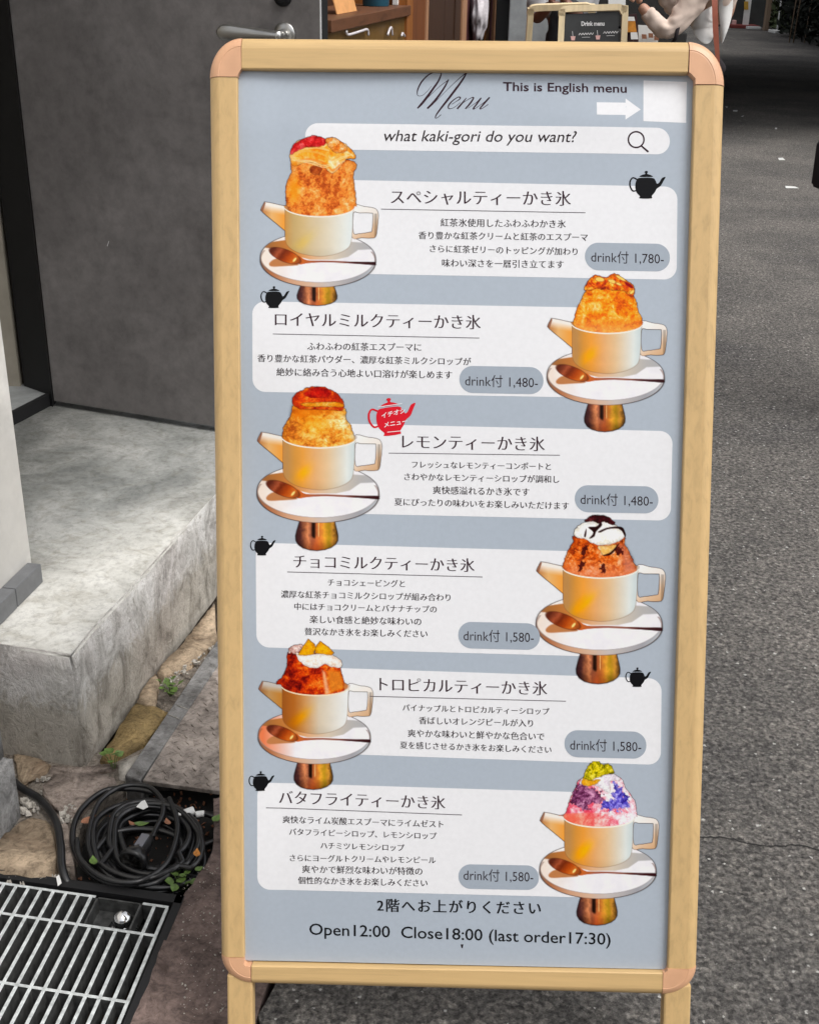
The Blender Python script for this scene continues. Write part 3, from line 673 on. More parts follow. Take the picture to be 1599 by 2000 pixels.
def coated(name, col=None, attr=None, rough=.35):
    ink = attr or name.startswith('ink'); m, t, b = newmat(name, rough, .10 if ink else .28)
    b.inputs['Coat Weight'].default_value = .04 if ink else .45; b.inputs['Coat Roughness'].default_value = .16
    if col is not None:
        v = coords(t); n = N(t, 'ShaderNodeTexNoise', Scale=160., Detail=3.); t.links.new(v, n.inputs['Vector']); c = np.array(col)
        t.links.new(ramp(t, n.outputs[0], [(.3, tuple(c*.975)), (.7, tuple(np.minimum(c*1.02, 1)))]), b.inputs['Base Color'])
    if attr:
        at = N(t, 'ShaderNodeAttribute', attribute_name='print'); t.links.new(at.outputs['Color'], b.inputs['Base Color'])
        mx = t.nodes.new('ShaderNodeMixShader'); tr = t.nodes.new('ShaderNodeBsdfTransparent'); out = t.nodes['Material Output']
        t.links.new(at.outputs['Alpha'], mx.inputs[0]); t.links.new(tr.outputs[0], mx.inputs[1]); t.links.new(b.outputs[0], mx.inputs[2]); t.links.new(mx.outputs[0], out.inputs[0])
    return m
ALB = .765/lin(243)
def alb(c): return tuple(np.clip(lin(c)*ALB, 0, .82))
M['pbg'] = coated('poster_blue_grey', alb((180, 190, 202))); M['pw'] = coated('poster_white', alb((243, 243, 246))); M['ppill'] = coated('poster_pill_grey', alb((168, 178, 190)))
M['ink'] = coated('ink_brown_black', (.022, .013, .016)); M['inkb'] = coated('ink_black', (.006, .006, .007)); M['inkp'] = coated('ink_plum', (.035, .014, .022)); M['inkr'] = coated('ink_red', (.62, .012, .025))
M['inkl'] = coated('ink_line', (.10, .09, .10)); M['foto'] = coated('poster_photo_print', attr='print')
NX, NY = 60, 110; V = []; corners = [(455, 120), (1366, 128), (1312, 1893.5), (466, 1877)]
for j in range(NY+1):
    for i in range(NX+1):
        s, t = i/NX, j/NY; x = (1-t)*((1-s)*corners[0][0]+s*corners[1][0])+t*((1-s)*corners[3][0]+s*corners[2][0]); y = (1-t)*((1-s)*corners[0][1]+s*corners[1][1])+t*((1-s)*corners[3][1]+s*corners[2][1])
        V.append(pz(x, y))
Fc = [(j*(NX+1)+i, j*(NX+1)+i+1, (j+1)*(NX+1)+i+1, (j+1)*(NX+1)+i) for j in range(NY) for i in range(NX)]
poster = mesh('poster', V, Fc, M['pbg'], sign, True)
def pprint(name, V2, Fc, mat, lift, label=None):
    o = mesh(name, [pz(x, y, lift) for x, y in V2], Fc, mat, poster, True)
    if label: o['label'] = label
    return o
def quadmap(q):
    q = [np.array(p, float) for p in q]
    return lambda s, t: (1-t)*((1-s)*q[0]+s*q[1])+t*((1-s)*q[3]+s*q[2])
def rpanel(name, q, r, mat, lift, rl=True, rr=True):
    f = quadmap(q); Wd_ = (np.linalg.norm(np.array(q[1])-q[0])+np.linalg.norm(np.array(q[2])-q[3]))/2; Hd = (np.linalg.norm(np.array(q[3])-q[0])+np.linalg.norm(np.array(q[2])-q[1]))/2
    tv = sorted(set(round(q, 5) for q in [0, 1]+[r*(1-math.cos(a))/Hd for a in np.linspace(0, math.pi/2, 10)]+[1-r*(1-math.cos(a))/Hd for a in np.linspace(0, math.pi/2, 10)]+list(np.linspace(r/Hd, 1-r/Hd, max(2, int(Hd/18))))))
    tv = [t for i, t in enumerate(tv) if i == 0 or t-tv[i-1] > 1e-3 or t == 1]
    nx = max(6, int(Wd_/16)); V = []
    for t in tv:
        dy = max(0., r-min(t, 1-t)*Hd); ins = (r-math.sqrt(max(0, r*r-dy*dy)))/Wd_
        a, b = (ins if rl else 0), 1-(ins if rr else 0)
        for i in range(nx+1): V.append(f(a+(b-a)*i/nx, t))
    Fc = [(j*(nx+1)+i, j*(nx+1)+i+1, (j+1)*(nx+1)+i+1, (j+1)*(nx+1)+i) for j in range(len(tv)-1) for i in range(nx)]
    return pprint(name, V, Fc, mat, lift)
rpanel('search_bar', [(596, 240), (1308, 249), (1308, 301), (596, 291)], 25.5, M['pw'], .00012)
for q, l_, r_ in (([(620, 350), (1323, 364), (1321, 546), (620, 533)], False, True), ([(493, 588), (1190, 601), (1190, 777), (493, 765)], True, False),
                  ([(615, 826), (1313, 842), (1309, 1017), (615, 1002)], False, True), ([(499, 1060), (1175, 1078), (1175, 1283), (501, 1264)], True, False),
                  ([(610, 1303), (1292, 1326), (1290, 1495), (610, 1471)], False, True), ([(503, 1528), (1170, 1549), (1170, 1754), (503, 1737)], True, False)):
    rpanel('menu_panel', q, 25, M['pw'], .00012, l_, r_)
for x0, x1, y0, y1, sl_ in ((1142, 1308, 473, 527, 3), (897, 1061, 714, 767, 3), (1122, 1285, 947, 1000, 3), (894.6, 1054, 1214, 1266, 4), (1102, 1262, 1426, 1479, 4), (895, 1052, 1688, 1736, 3)):
    rpanel('price_pill', [(x0, y0), (x1, y0+sl_), (x1, y1+sl_), (x0, y1)], (y1-y0)/2-.5, M['ppill'], .00028)
# blank white sticker and arrow
rpanel('white_sticker', [(1257, 155), (1342, 158), (1340, 239), (1256, 236)], 1, M['pw'], .00012)
f = [(1165, 199), (1222, 199.5), (1221.5, 191), (1251, 213), (1221, 233), (1221.5, 224), (1165, 223.5)]
pprint('arrow', f, [(0, 1, 5, 6), (2, 3, 4)], M['pw'], .00013)

def ribbon(pts, wid, k=7):
    P = spline([(a, b) for a, b in pts], k); w = np.interp(np.linspace(0, len(pts)-1, len(P)), range(len(pts)), wid)
    T = np.gradient(P, axis=0); T /= np.linalg.norm(T, axis=1)[:, None]+1e-9; Nn = np.c_[-T[:, 1], T[:, 0]]
    V = []
    for p, n_, ww in zip(P, Nn, w): V += [p+n_*ww/2, p-n_*ww/2]
    return V, [(2*i, 2*i+1, 2*i+3, 2*i+2) for i in range(len(P)-1)]
def ribbons(name, strokes, mat, lift, label=None):
    V, Fc = [], []
    for pts, wid in strokes:
        if not hasattr(wid, '__len__'): wid = [wid]*len(pts)
        v, f = ribbon(pts, wid); b = len(V); V += v; Fc += [tuple(b+i for i in q) for q in f]
    return pprint(name, V, Fc, mat, lift, label)
def ZM(pts): return [(800+x/9.406, 130+y/9.406) for x, y in pts]
MS = [([(400, 352), (330, 440), (240, 520), (165, 535), (138, 500), (150, 410), (215, 280), (320, 165), (430, 100), (520, 90), (570, 100), (572, 150), (520, 270), (430, 400), (330, 540), (220, 680), (140, 765)], [.4, .7, .8, .9, 1.4, 2.6, 3, 2.6, 2.2, 1.6, 1.6, 2.6, 3.4, 4.0, 4.6, 4.6, 2.4]),
      ([(270, 630), (400, 500), (560, 350), (680, 262), (715, 232)], [.6, .8, .9, 1.2, 1.8]), ([(715, 230), (640, 370), (540, 520), (430, 660), (320, 768)], [2.2, 3.2, 3.8, 4.4, 3.2]),
      ([(460, 655), (600, 510), (760, 350), (900, 220), (990, 145), (1040, 110)], [.6, .8, .9, 1.4, 1.8, 2.2]),
      ([(1050, 95), (980, 220), (860, 390), (700, 600), (560, 780), (490, 880), (470, 940), (510, 935), (575, 880)], [2.2, 3.6, 4.2, 4.2, 3.2, 2.4, 1.6, 1., 1.4]),
      ([(770, 690), (850, 640), (920, 590), (925, 560), (880, 560), (790, 620), (720, 700), (710, 760), (760, 770), (840, 730), (930, 655)], [.8, 1., 2., 2.4, 1.4, 2., 2.8, 2., 1., .9, .8]),
      ([(1040, 570), (960, 670), (870, 775)], [1.2, 3., 3.2]), ([(930, 700), (1040, 620), (1140, 565), (1170, 575), (1110, 670), (1020, 775)], [.7, .9, 1.6, 2.6, 3.2, 2.4]),
      ([(1060, 765), (1160, 700), (1240, 640), (1310, 570), (1240, 670), (1165, 770), (1200, 765), (1300, 700), (1380, 640), (1465, 560), (1370, 670), (1290, 765), (1330, 765), (1440, 690)], [.7, .8, 1.2, 2.2, 3., 2.4, 1., .8, 1.4, 2.6, 3., 2.4, 1., 1.4])]
ribbons('menu_script_lettering', [(ZM(p), w) for p, w in MS], M['inkp'], .00013)
# magnifier
ribbons('magnifier_icon', [([(1242+15.3*math.cos(a), 272+15.3*math.sin(a)) for a in np.linspace(0, 6.3, 24)], 3.0), ([(1252, 284), (1266, 296)], [3.2, 3.8])], M['inkp'], .00026)
for a, b in (((744, 408), (1143, 415)), ((533, 652), (936, 660)), ((759, 885), (1093, 889)), ((561, 1117), (942, 1127)), ((722, 1360), (1105, 1370)), ((520, 1577), (902, 1592))):
    ribbons('underline', [([tuple(np.array(a)+(np.array(b)-a)*k/5) for k in range(6)], 1.5)], M['inkl'], .00026)
# text
_tc = {}
def tmesh(body, off, shear, space):
    c = bpy.data.curves.new('t', 'FONT'); c.body = body; c.resolution_u = 3; c.offset = off; c.shear = shear; c.space_character = space
    o = bpy.data.objects.new('t', c); COL.objects.link(o); bpy.context.view_layer.update()
    me = bpy.data.meshes.new_from_object(o.evaluated_get(bpy.context.evaluated_depsgraph_get()))
    V = np.array([v.co[:2] for v in me.vertices]); Fc = [tuple(p.vertices) for p in me.polygons]
    bpy.data.objects.remove(o); bpy.data.curves.remove(c); bpy.data.meshes.remove(me); return V, Fc
def text(body, x0, x1, y0, y1, mat='ink', off=-.004, shear=0., space=1., h=None, lift=.0003, place=None, parent=None, name='lettering', bold=0):
    V, Fc = tmesh(body, off, shear, space); mn, mx_ = V.min(0), V.max(0); w = mx_[0]-mn[0]; sc = (x1-x0)/w
    hy = sc if h is None else h/(mx_[1]-mn[1]); cy = (mn[1]+mx_[1])/2
    P = np.c_[x0+(V[:, 0]-mn[0])*sc, (y0+(y1-y0)*(V[:, 0]-mn[0])/w)-(V[:, 1]-cy)*hy]
    if place: return mesh(name, [place(x, y) for x, y in P], Fc, M[mat], parent)
    if bold:
        n = len(P); P = np.r_[P, P+np.array([bold, 0])]; Fc = Fc+[tuple(i+n for i in f) for f in Fc]
        return mesh(name, [pz(x, y, lift+(.00006 if i >= n else 0)) for i, (x, y) in enumerate(P)], Fc, M[mat], poster)
    return pprint(name, P, Fc, M[mat], lift)
T = [('スペシャルティーかき氷', 763, 1113, 384, 387), ('ロイヤルミルクティーかき氷', 537, 937, 623, 629), ('レモンティーかき氷', 785, 1062, 862, 867), ('チョコミルクティーかき氷', 573, 925, 1096, 1104), ('トロピカルティーかき氷', 741, 1067, 1336, 1345), ('バタフライティーかき氷', 545, 868, 1557, 1568)]
for b_, x0, x1, y0, y1 in T: text(b_, x0, x1, y0, y1, 'inkp', -.014, bold=1.5)
B = [('紅茶氷使用したふわふわかき氷', 860, 1104, 434, 437), ('香り豊かな紅茶クリームと紅茶のエスプーマ', 817, 1147, 459, 463), ('さらに紅茶ゼリーのトッピングが加わり', 839, 1127, 485, 491), ('味わい深さを一層引き立てます', 863, 1100, 513, 516),
     ('ふわふわの紅茶エスプーマに', 600, 822, 676, 678), ('香り豊かな紅茶パウダー、濃厚な紅茶ミルクシロップが', 503, 919, 699, 706), ('絶妙に絡み合う心地よい口溶けが楽しめます', 540, 882, 726, 732),
     ('フレッシュなレモンティーコンポートと', 804, 1075, 907, 911), ('さわやかなレモンティーシロップが調和し', 789, 1091, 931, 936), ('爽快感溢れるかき氷です', 845, 1033, 957, 961), ('夏にぴったりの味わいをお楽しみいただけます', 770, 1110, 980, 988),
     ('チョコシェービングと', 640, 790, 1137, 1140), ('濃厚な紅茶チョコミルクシロップが組み合わり', 549, 879, 1160, 1167), ('中にはチョコクリームとバナナチップの', 575, 852, 1184, 1190), ('楽しい食感と絶妙な味わいの', 605, 822, 1209, 1214), ('贅沢なかき氷をお楽しみください', 595, 834, 1233, 1238),
     ('パイナップルとトロピカルティーシロップ', 786, 1072, 1382, 1390), ('香ばしいオレンジピールが入り', 818, 1040, 1407, 1413), ('爽やかな味わいと鮮やかな色合いで', 796, 1062, 1432, 1439), ('夏を感じさせるかき氷をお楽しみください', 781, 1076, 1455, 1465),
     ('爽快なライム炭酸エスプーマにライムゼスト', 552, 865, 1600, 1610), ('バタフライピーシロップ、レモンシロップ', 565, 852, 1624, 1633), ('ハチミツレモンシロップ', 626, 789, 1651, 1656), ('さらにヨーグルトクリームやレモンピール', 566, 850, 1675, 1680), ('爽やかで鮮烈な味わいが特徴の', 590, 824, 1697, 1702), ('個性的なかき氷をお楽しみください', 582, 834, 1719, 1725)]
for b_, x0, x1, y0, y1 in B: text(b_, x0, x1, y0, y1, 'ink', -.008, bold=.75)
text('2階へお上がりください', 736, 1055, 1768, 1774, 'inkb', .0, space=1.18, bold=1.1)
text('Open12:00  Close18:00 (last order17:30)', 604, 1192, 1819, 1838, 'inkb', .006, h=30)
text('This is English menu', 982, 1224, 171, 174, 'inkp', .014, h=23)
text('what kaki-gori do you want?', 750, 1126, 268, 270, 'ink', .002, shear=.22, h=29)
for v_, x0, x1, y in (('1,780', 1154, 1296, 502), ('1,480', 908, 1050, 744), ('1,480', 1133, 1274, 975.5), ('1,580', 905, 1042, 1242), ('1,580', 1113, 1252, 1456), ('1,580', 905, 1041, 1710)):
    text('drink付 %s-' % v_, x0, x1, y-1, y+3, 'ink', 0., h=25)
pprint('ink_speck', [(899, 1845), (905, 1845), (903, 1853), (901, 1852)], [(0, 1, 2, 3)], M['ink'], .0002)

def polyfill(loops):
    """triangulate outline loops (even-odd) with CDT"""
    vs, es = [], []
    for L in loops:
        b = len(vs); vs += [Vector((float(p[0]), float(p[1]))) for p in L]; es += [(b+i, b+(i+1) % len(L)) for i in range(len(L))]
    r = delaunay_2d_cdt(vs, es, [], 1, 1e-4); return [tuple(v) for v in r[0]], [tuple(f) for f in r[2]]
def teapot(cx, cy, wpx, rot, mat, lift, big=False):
    k = wpx/270.; ca, sa = math.cos(rot), math.sin(rot)
    tr = lambda pts: [(cx+((x-1157)*ca-(y-876)*sa)*k, cy+((x-1157)*sa+(y-876)*ca)*k) for x, y in pts]
    bd = spline([(1098, 826), (1196, 826), (1218, 846), (1228, 868), (1243, 862), (1258, 838), (1270, 824), (1293, 819), (1276, 850), (1256, 885), (1228, 905), (1214, 930), (1190, 960), (1188, 978), (1100, 978), (1102, 962), (1078, 935), (1068, 900), (1070, 862), (1080, 840)], 3, True)
    lid = spline([(1101, 817), (1118, 803), (1140, 797), (1142, 790), (1136, 780), (1149, 773), (1162, 780), (1156, 790), (1158, 797), (1180, 804), (1196, 817)], 3, True)
    V1, F1 = polyfill([tr(bd)]); V2, F2 = polyfill([tr(lid)]); b = len(V1); F2 = [tuple(i+b for i in f) for f in F2]; V1 += V2; F1 += F2
    rv, rf = ribbon(tr([(1082, 838), (1050, 824), (1030, 850), (1030, 890), (1050, 922), (1078, 918)]), [10*k, 9*k, 11*k, 11*k, 10*k, 9*k]); b = len(V1); V1 += rv; F1 += [tuple(i+b for i in f) for f in rf]
    return pprint('teapot_icon', V1, F1, mat, lift)
for cx, cy, w in ((1264, 360, 71), (537, 580, 56), (513, 1066, 50), (1246, 1323, 50), (511, 1525, 50)): teapot(cx, cy, w, .0, M['inkb'], .00035)
r = teapot(766, 813, 96, -.13, M['inkr'], .00035); r['label'] = 'red teapot badge with white lettering'
text('イチオシ', 745, 791, 812, 801, 'pw', .015, lift=.00045); text('メニュー', 750, 795, 830, 822, 'pw', .015, lift=.00045)
for q in ([(738, 795), (785, 788)], [(756, 844), (787, 841)]): ribbons('badge_line', [(q, 1.3)], M['pw'], .00045)

# --- printed dish photographs: painted colours on fine flat meshes
def fbm(X, Y, f, seed, oct=5, rough=.55):
    rs = np.random.RandomState(seed); out = 0; amp = 1; tot = 0
    for o in range(oct):
        g_ = rs.rand(64, 64); x = X*f; y = Y*f; xi = np.floor(x).astype(int); yi = np.floor(y).astype(int); u = x-xi; v = y-yi; u = u*u*(3-2*u); v = v*v*(3-2*v)
        G = lambda a, b: g_[(a) % 64, (b) % 64]
        out = out+amp*((1-u)*(1-v)*G(xi, yi)+u*(1-v)*G(xi+1, yi)+(1-u)*v*G(xi, yi+1)+u*v*G(xi+1, yi+1)); tot += amp; amp *= rough; f *= 2.03
    return out/tot
def sd(X, Y, poly):
    """signed distance to polygon, positive inside"""
    P = np.asarray(poly, float); Q = np.roll(P, -1, 0); dmin = np.full(X.shape, 1e9); ins = np.zeros(X.shape, bool)
    for (ax_, ay_), (bx, by) in zip(P, Q):
        ex_, ey_ = bx-ax_, by-ay_; t = np.clip(((X-ax_)*ex_+(Y-ay_)*ey_)/(ex_*ex_+ey_*ey_+1e-9), 0, 1)
        dmin = np.minimum(dmin, (X-ax_-t*ex_)**2+(Y-ay_-t*ey_)**2)
        c = ((ay_ > Y) != (by > Y)) & (X < (bx-ax_)*(Y-ay_)/(by-ay_+1e-12)+ax_); ins ^= c
    return np.where(ins, 1, -1)*np.sqrt(dmin)
def ell(X, Y, cx, cy, rx, ry, rot=0.):
    c, s = math.cos(rot), math.sin(rot); x = (X-cx)*c+(Y-cy)*s; y = -(X-cx)*s+(Y-cy)*c
    d = np.sqrt((x/rx)**2+(y/ry)**2); return (1-d)*min(rx, ry)
sm = lambda d, w=7.: np.clip(d/w+.5, 0, 1)
def grad(v, stops):
    xs = [s[0] for s in stops]; return np.stack([np.interp(v, xs, [s[1][k] for s in stops]) for k in range(3)], -1)
def cells(X, Y, size, seed, an=1.):
    rs = np.random.RandomState(seed); jx = rs.rand(97, 97); jy = rs.rand(97, 97); rv = rs.rand(97, 97); x = X/size; y = Y/size*an; xi = np.floor(x).astype(int); yi = np.floor(y).astype(int)
    best = np.full(X.shape, 9.); sec = np.full(X.shape, 9.); val = np.zeros(X.shape)
    for dx in (-1, 0, 1):
        for dy in (-1, 0, 1):
            a, b = (xi+dx) % 97, (yi+dy) % 97; d = (x-xi-dx-jx[a, b])**2+(y-yi-dy-jy[a, b])**2; m = d < best
            sec = np.where(m, best, np.minimum(sec, d)); val = np.where(m, rv[a, b], val); best = np.where(m, d, best)
    return val, np.sqrt(sec)-np.sqrt(best)
class Art:
    def __init__(s, y0=10, step=6.):
        s.x0, s.x1, s.y0, s.y1 = 90, 1350, y0, 1660; s.step = step
        gx = np.arange(s.x0, s.x1, step); gy = np.arange(s.y0, s.y1, step); s.X, s.Y = np.meshgrid(gx, gy); s.C = np.zeros(s.X.shape+(3,)); s.A = np.zeros(s.X.shape)
    def over(s, m, col):
        col = np.asarray(col, float); m = np.clip(m, 0, 1); s.C = s.C*(1-m[..., None])+col*m[..., None]; s.A = np.maximum(s.A, 0)+(1-s.A)*m
    def line(s, d, w, col, a=.7): s.over(np.clip(1-np.abs(d)/w, 0, 1)*a, col)
def dish(cx, cy, k, ice, warm=1., pale=0., red=0., footcut=None, seed=1, conv=None):
    A = Art(-180 if footcut else 10); X, Y = A.X, A.Y; nz = fbm(X, Y, 1/90., seed, 5); nf = fbm(X, Y, 1/26., seed+5, 4); col = lambda *c: np.array(c, float)
    # foot
    foot = np.array([(558, 1290), (862, 1290), (876, 1370), (892, 1430), (903, 1485), (900, 1525), (880, 1560), (840, 1590), (780, 1612), (705, 1622), (640, 1617), (575, 1600), (530, 1570), (506, 1530), (503, 1485), (516, 1430), (534, 1370)], float)
    if footcut: foot = np.c_[foot[:, 0], 1325+(foot[:, 1]-1325)*.74]
    d = sd(X, Y, foot); c = grad(X+40*(nf-.5)-(Y-1450)*.03, [(500, (58, 36, 40)), (545, (84, 50, 48)), (585, (150, 92, 66)), (620, (214, 140, 96)), (650, (150, 92, 70)), (700, (176, 100, 62)), (745, (206, 130, 60)), (775, (222, 160, 60)), (815, (176, 140, 40)), (850, (196, 140, 60)), (880, (120, 86, 40)), (905, (74, 56, 34))])
    c = c*(1-np.clip((Y-1500)/260, 0, .5))[..., None]+np.clip((Y-1480)/120, 0, 1)[..., None]*np.clip(1-np.abs(X-690)/120, 0, 1)[..., None]*col(70, 25, 5)
    c *= (.82+.4*nz)[..., None]
    top_ = np.clip((1500-Y-18*np.sin(X/23.))/25, 0, 1); dk_ = np.clip(1-np.abs(X-672)/26, 0, 1)*1.6; c = c*(1-.72*np.clip(dk_, 0, 1)*top_)[..., None]
    c = c+(np.clip(1-np.abs(X-720)/6, 0, 1)*top_)[..., None]*np.array([90., 80, 70])
    m = sm(d)
    A.over(m, c); A.line(d, 8, (60, 35, 30), .5)
    # plate
    d2 = ell(X, Y, 712, 1098, 572, 262); d1 = ell(X, Y, 712, 1062, 570, 250)
    rim = grad(X+30*(nz-.5), [(140, (140, 110, 95)), (250, (175, 115, 80)), (420, (205, 160, 130)), (620, (215, 180, 155)), (800, (200, 190, 185)), (1100, (165, 165, 170)), (1280, (190, 195, 200))])
    A.over(sm(d2)*(Y > 1000), rim)
    pc_ = col(238, 236, 240)-(nz[..., None]-.5)*18
    A.over(sm(d1), pc_)
    if warm > 0: A.over(sm(d1)*np.clip((520-X)/330, 0, 1)*np.clip(.2+.8*red, 0, 1), col(225, 120, 75) if red > .5 else col(238, 178, 105))
    # shadows thrown on the plate in the picture itself
    sh = sd(X, Y, [(150, 970), (190, 925), (395, 893), (700, 1000), (1040, 905), (1255, 915), (1278, 975), (1110, 985), (1010, 1055), (880, 1085), (640, 1088), (520, 1060), (400, 990), (230, 978)])
    shc = grad(X, [(150, (150, 105, 70)), (300, (178, 118, 66)), (480, (205, 135, 70)), (650, (222, 175, 135)), (850, (215, 200, 180)), (1100, (185, 182, 180)), (1260, (176, 176, 180))])
    A.over(sm(sh, 10)*sm(d1), shc); 
    s2 = sd(X, Y, spline([(230, 1125), (300, 1080), (420, 1100), (520, 1140), (380, 1155), (250, 1160)], 4, True)); A.over(sm(s2, 10)*sm(d1), col(190, 130, 85))
    A.line(d1, 5, (120, 110, 110), .45); A.line(np.where(Y > 1000, d2, 99), 6, (110, 80, 70), .55)
    # handle
    ho = spline([(1045, 553), (1180, 553), (1268, 566), (1300, 590), (1312, 640), (1302, 760), (1285, 850), (1240, 866), (1150, 864), (1045, 850)], 4, True); hi_ = spline([(1064, 622), (1120, 616), (1240, 616), (1256, 628), (1255, 720), (1246, 795), (1225, 806), (1120, 822), (1064, 812)], 4, True)
    do, di = sd(X, Y, ho), sd(X, Y, hi_); hc = grad(Y*.6+X*.4, [(750, (244, 242, 240)), (880, (236, 228, 220)), (960, (222, 190, 160)), (1010, (214, 176, 140))]); hc = hc*(1-.22*sm(-(np.abs(X-1285)-14), 10)*(Y > 620))[..., None]
    A.over(sm(do)*sm(-di), hc); A.line(np.where(do > -20, np.minimum(do, -di), 99), 5, (120, 95, 85), .45)
    # spout
    sp_ = [(143, 600), (150, 575), (182, 517), (240, 525), (385, 556), (392, 812), (300, 735), (200, 655), (160, 620)]
    ds = sd(X, Y, sp_); up_c = col(240, 232, 224) if not pale < 0 else col(235, 180, 80)
    t_ = np.clip((Y-(540+(X-160)*.18))/70, 0, 1); sc_ = up_c*(1-t_[..., None])+grad(X, [(140, (180, 120, 75)), (250, (228, 180, 120)), (390, (236, 160, 70))])*t_[..., None]
    sc_ = sc_*(1-.2*red); A.over(sm(ds), sc_); A.over(sm(sd(X, Y, [(143, 605), (182, 517), (192, 530), (165, 615)])), col(150, 105, 85)); A.line(ds, 6, (110, 80, 60), .55)
    # cup body
    body = spline([(372, 552), (385, 600), (384, 760), (388, 900), (430, 970), (520, 1020), (640, 1046), (760, 1052), (900, 1025), (1000, 975), (1040, 910), (1055, 760), (1060, 620), (1076, 548)], 5, False)
    db = sd(X, Y, body)
    bc = grad(X, [(372, (190, 140, 85)), (430, (188, 142, 88)), (500, (214, 150, 70)), (570, (232, 160, 72)), (680, (228, 172, 116)), (800, (226, 192, 150)), (900, (222, 210, 190)), (985, (222, 226, 222)), (1060, (200, 212, 214))])
    if pale > 0: bc = bc*(1-pale)+grad(X, [(372, (205, 150, 80)), (470, (196, 176, 130)), (620, (206, 196, 166)), (850, (224, 220, 206)), (1060, (232, 238, 238))])*pale
    if red > 0: bc = bc*(1-red)+grad(X, [(372, (150, 85, 35)), (500, (176, 105, 45)), (620, (200, 150, 100)), (760, (212, 200, 180)), (1060, (236, 238, 238))])*red
    gl = np.exp(-(((X-545)*.8+(Y-880)*.6)**2/(2*38**2)+(((X-545)*-.6+(Y-880)*.8)**2)/(2*90**2))) if False else np.exp(-((((X-560)*.75+(Y-880)*.66))**2/(2*95**2)+((-(X-560)*.66*-1+(Y-880)*.75))**2/(2*34**2)))
    gx_, gy_ = 560+(seed % 5)*9-15, 885+(seed % 3)*12-12; gl = np.exp(-(((X-gx_)*.72-(Y-gy_)*.69)**2/(2*(70+8*(seed % 4))**2)+((X-gx_)*.69+(Y-gy_)*.72)**2/(2*34**2)))
    gl = gl*(.35+1.1*fbm(X+.8*Y, Y*.5, 1/60., seed+8, 3)); bc = bc+gl[..., None]*col(24, 12, -60)*warm*(1-.7*pale)
    bc = bc*(1+.05*(nz-.5))[..., None]*(1-.06*np.clip((Y-960)/90, 0, 1))[..., None]
    A.over(sm(db), bc); A.line(db, 6, (120, 85, 60), .4)
    # ice, clipped by the front rim
    rimY = 560+100*np.sqrt(np.clip(1-((X-724)/350.)**2, 0, 1))
    inside = sm(ell(X, Y, 724, 562, 335, 84), 6)
    A.over(inside*sm(Y-440), col(196, 128, 80))
    clip = sm(rimY-8-Y, 6)
    ice(A, X, Y, clip, seed, conv)
    # rim lip
    dl = np.abs(Y-rimY)-6; A.over(sm(-dl, 5)*(np.abs(X-724) < 346), col(248, 238, 226) if red < .5 else col(250, 225, 195))
    # spoon
    hs_ = spline([(520, 1050), (600, 1092), (800, 1094), (1100, 1102), (1270, 1102), (1286, 1116), (1272, 1134), (1100, 1124), (800, 1112), (620, 1122), (520, 1132)], 4, True); dh = sd(X, Y, hs_)
    A.over(sm(dh, 5), grad(X, [(500, (215, 110, 40)), (700, (165, 100, 80)), (950, (150, 100, 85)), (1080, (80, 40, 40)), (1290, (58, 30, 34))]))
    dsn = ell(X, Y, 385, 1050, 165, 62, .36); A.over(sm(dsn, 6), grad(X+.8*(Y-1050)+40*(nf-.5), [(220, (100, 48, 34)), (300, (168, 88, 58)), (350, (120, 52, 26)), (430, (176, 78, 26)), (500, (206, 112, 44)), (560, (160, 84, 40))]))
    A.line(dsn, 6, (90, 45, 30), .6); A.over(sm(ell(X, Y, 480, 1090, 26, 10, -.9), 6), col(252, 220, 140))
    # output
    keep = A.A > .02; qk = keep[:-1, :-1] | keep[1:, :-1] | keep[:-1, 1:] | keep[1:, 1:]
    nr, nc = X.shape; idx = np.arange(nr*nc).reshape(nr, nc)
    qs = np.stack([idx[:-1, :-1][qk], idx[:-1, 1:][qk], idx[1:, 1:][qk], idx[1:, :-1][qk]], -1)
    used = np.unique(qs); rem = -np.ones(nr*nc, int); rem[used] = np.arange(len(used)); qs = rem[qs]
    px = cx+(X.ravel()[used]-712)*k; py = cy+(Y.ravel()[used]-1070)*k+(px-cx)*.012
    # vectorised placement on the poster
    lift = .00022; Pp = SO+SN*PO; dx = (px-CX)/F; dy = (py-CY)/F; R_ = RM[:, 0][None]*dx[:, None]+RM[:, 1][None]*dy[:, None]+RM[:, 2][None]
    tt = ((Pp-EYE)@SN)/(R_@SN); Q = EYE+R_*tt[:, None]-Pp; a = Q@SU; b = Q@SV
    dsp = np.array([disp(i, j) for i, j in zip(a, b)]); Wp = SO+a[:, None]*SU+b[:, None]*SV+(PO-dsp-lift)[:, None]*SN
    me = bpy.data.meshes.new('dish_picture'); me.vertices.add(len(used)); me.vertices.foreach_set('co', Wp.ravel().astype(np.float32))
    nq = len(qs); me.loops.add(nq*4); me.loops.foreach_set('vertex_index', qs.ravel().astype(np.int32)); me.polygons.add(nq); me.polygons.foreach_set('loop_start', np.arange(0, nq*4, 4, dtype=np.int32))
    me.update(); me.validate(); me.shade_smooth()
    C = np.clip(A.C.reshape(-1, 3)[used], 0, 255); g_ = C.mean(-1, keepdims=True); C = g_+(C-g_)*1.03; C = (C-128)*1.10+125; C = np.clip(C, 4, 246); L_ = np.clip(lin(C)*ALB, 0, .82)
    at = me.color_attributes.new('print', 'FLOAT_COLOR', 'POINT'); at.data.foreach_set('color', np.c_[L_, A.A.ravel()[used]].astype(np.float32).ravel())
    me.materials.append(M['foto']); o = link('dish_picture', me, None, poster); return o
def zc(ox, oy, s, cx, cy, k):
    return lambda pts: [(((ox+x/s)-cx)/k+712, ((oy+y/s)-cy)/k+1070) for x, y in pts]
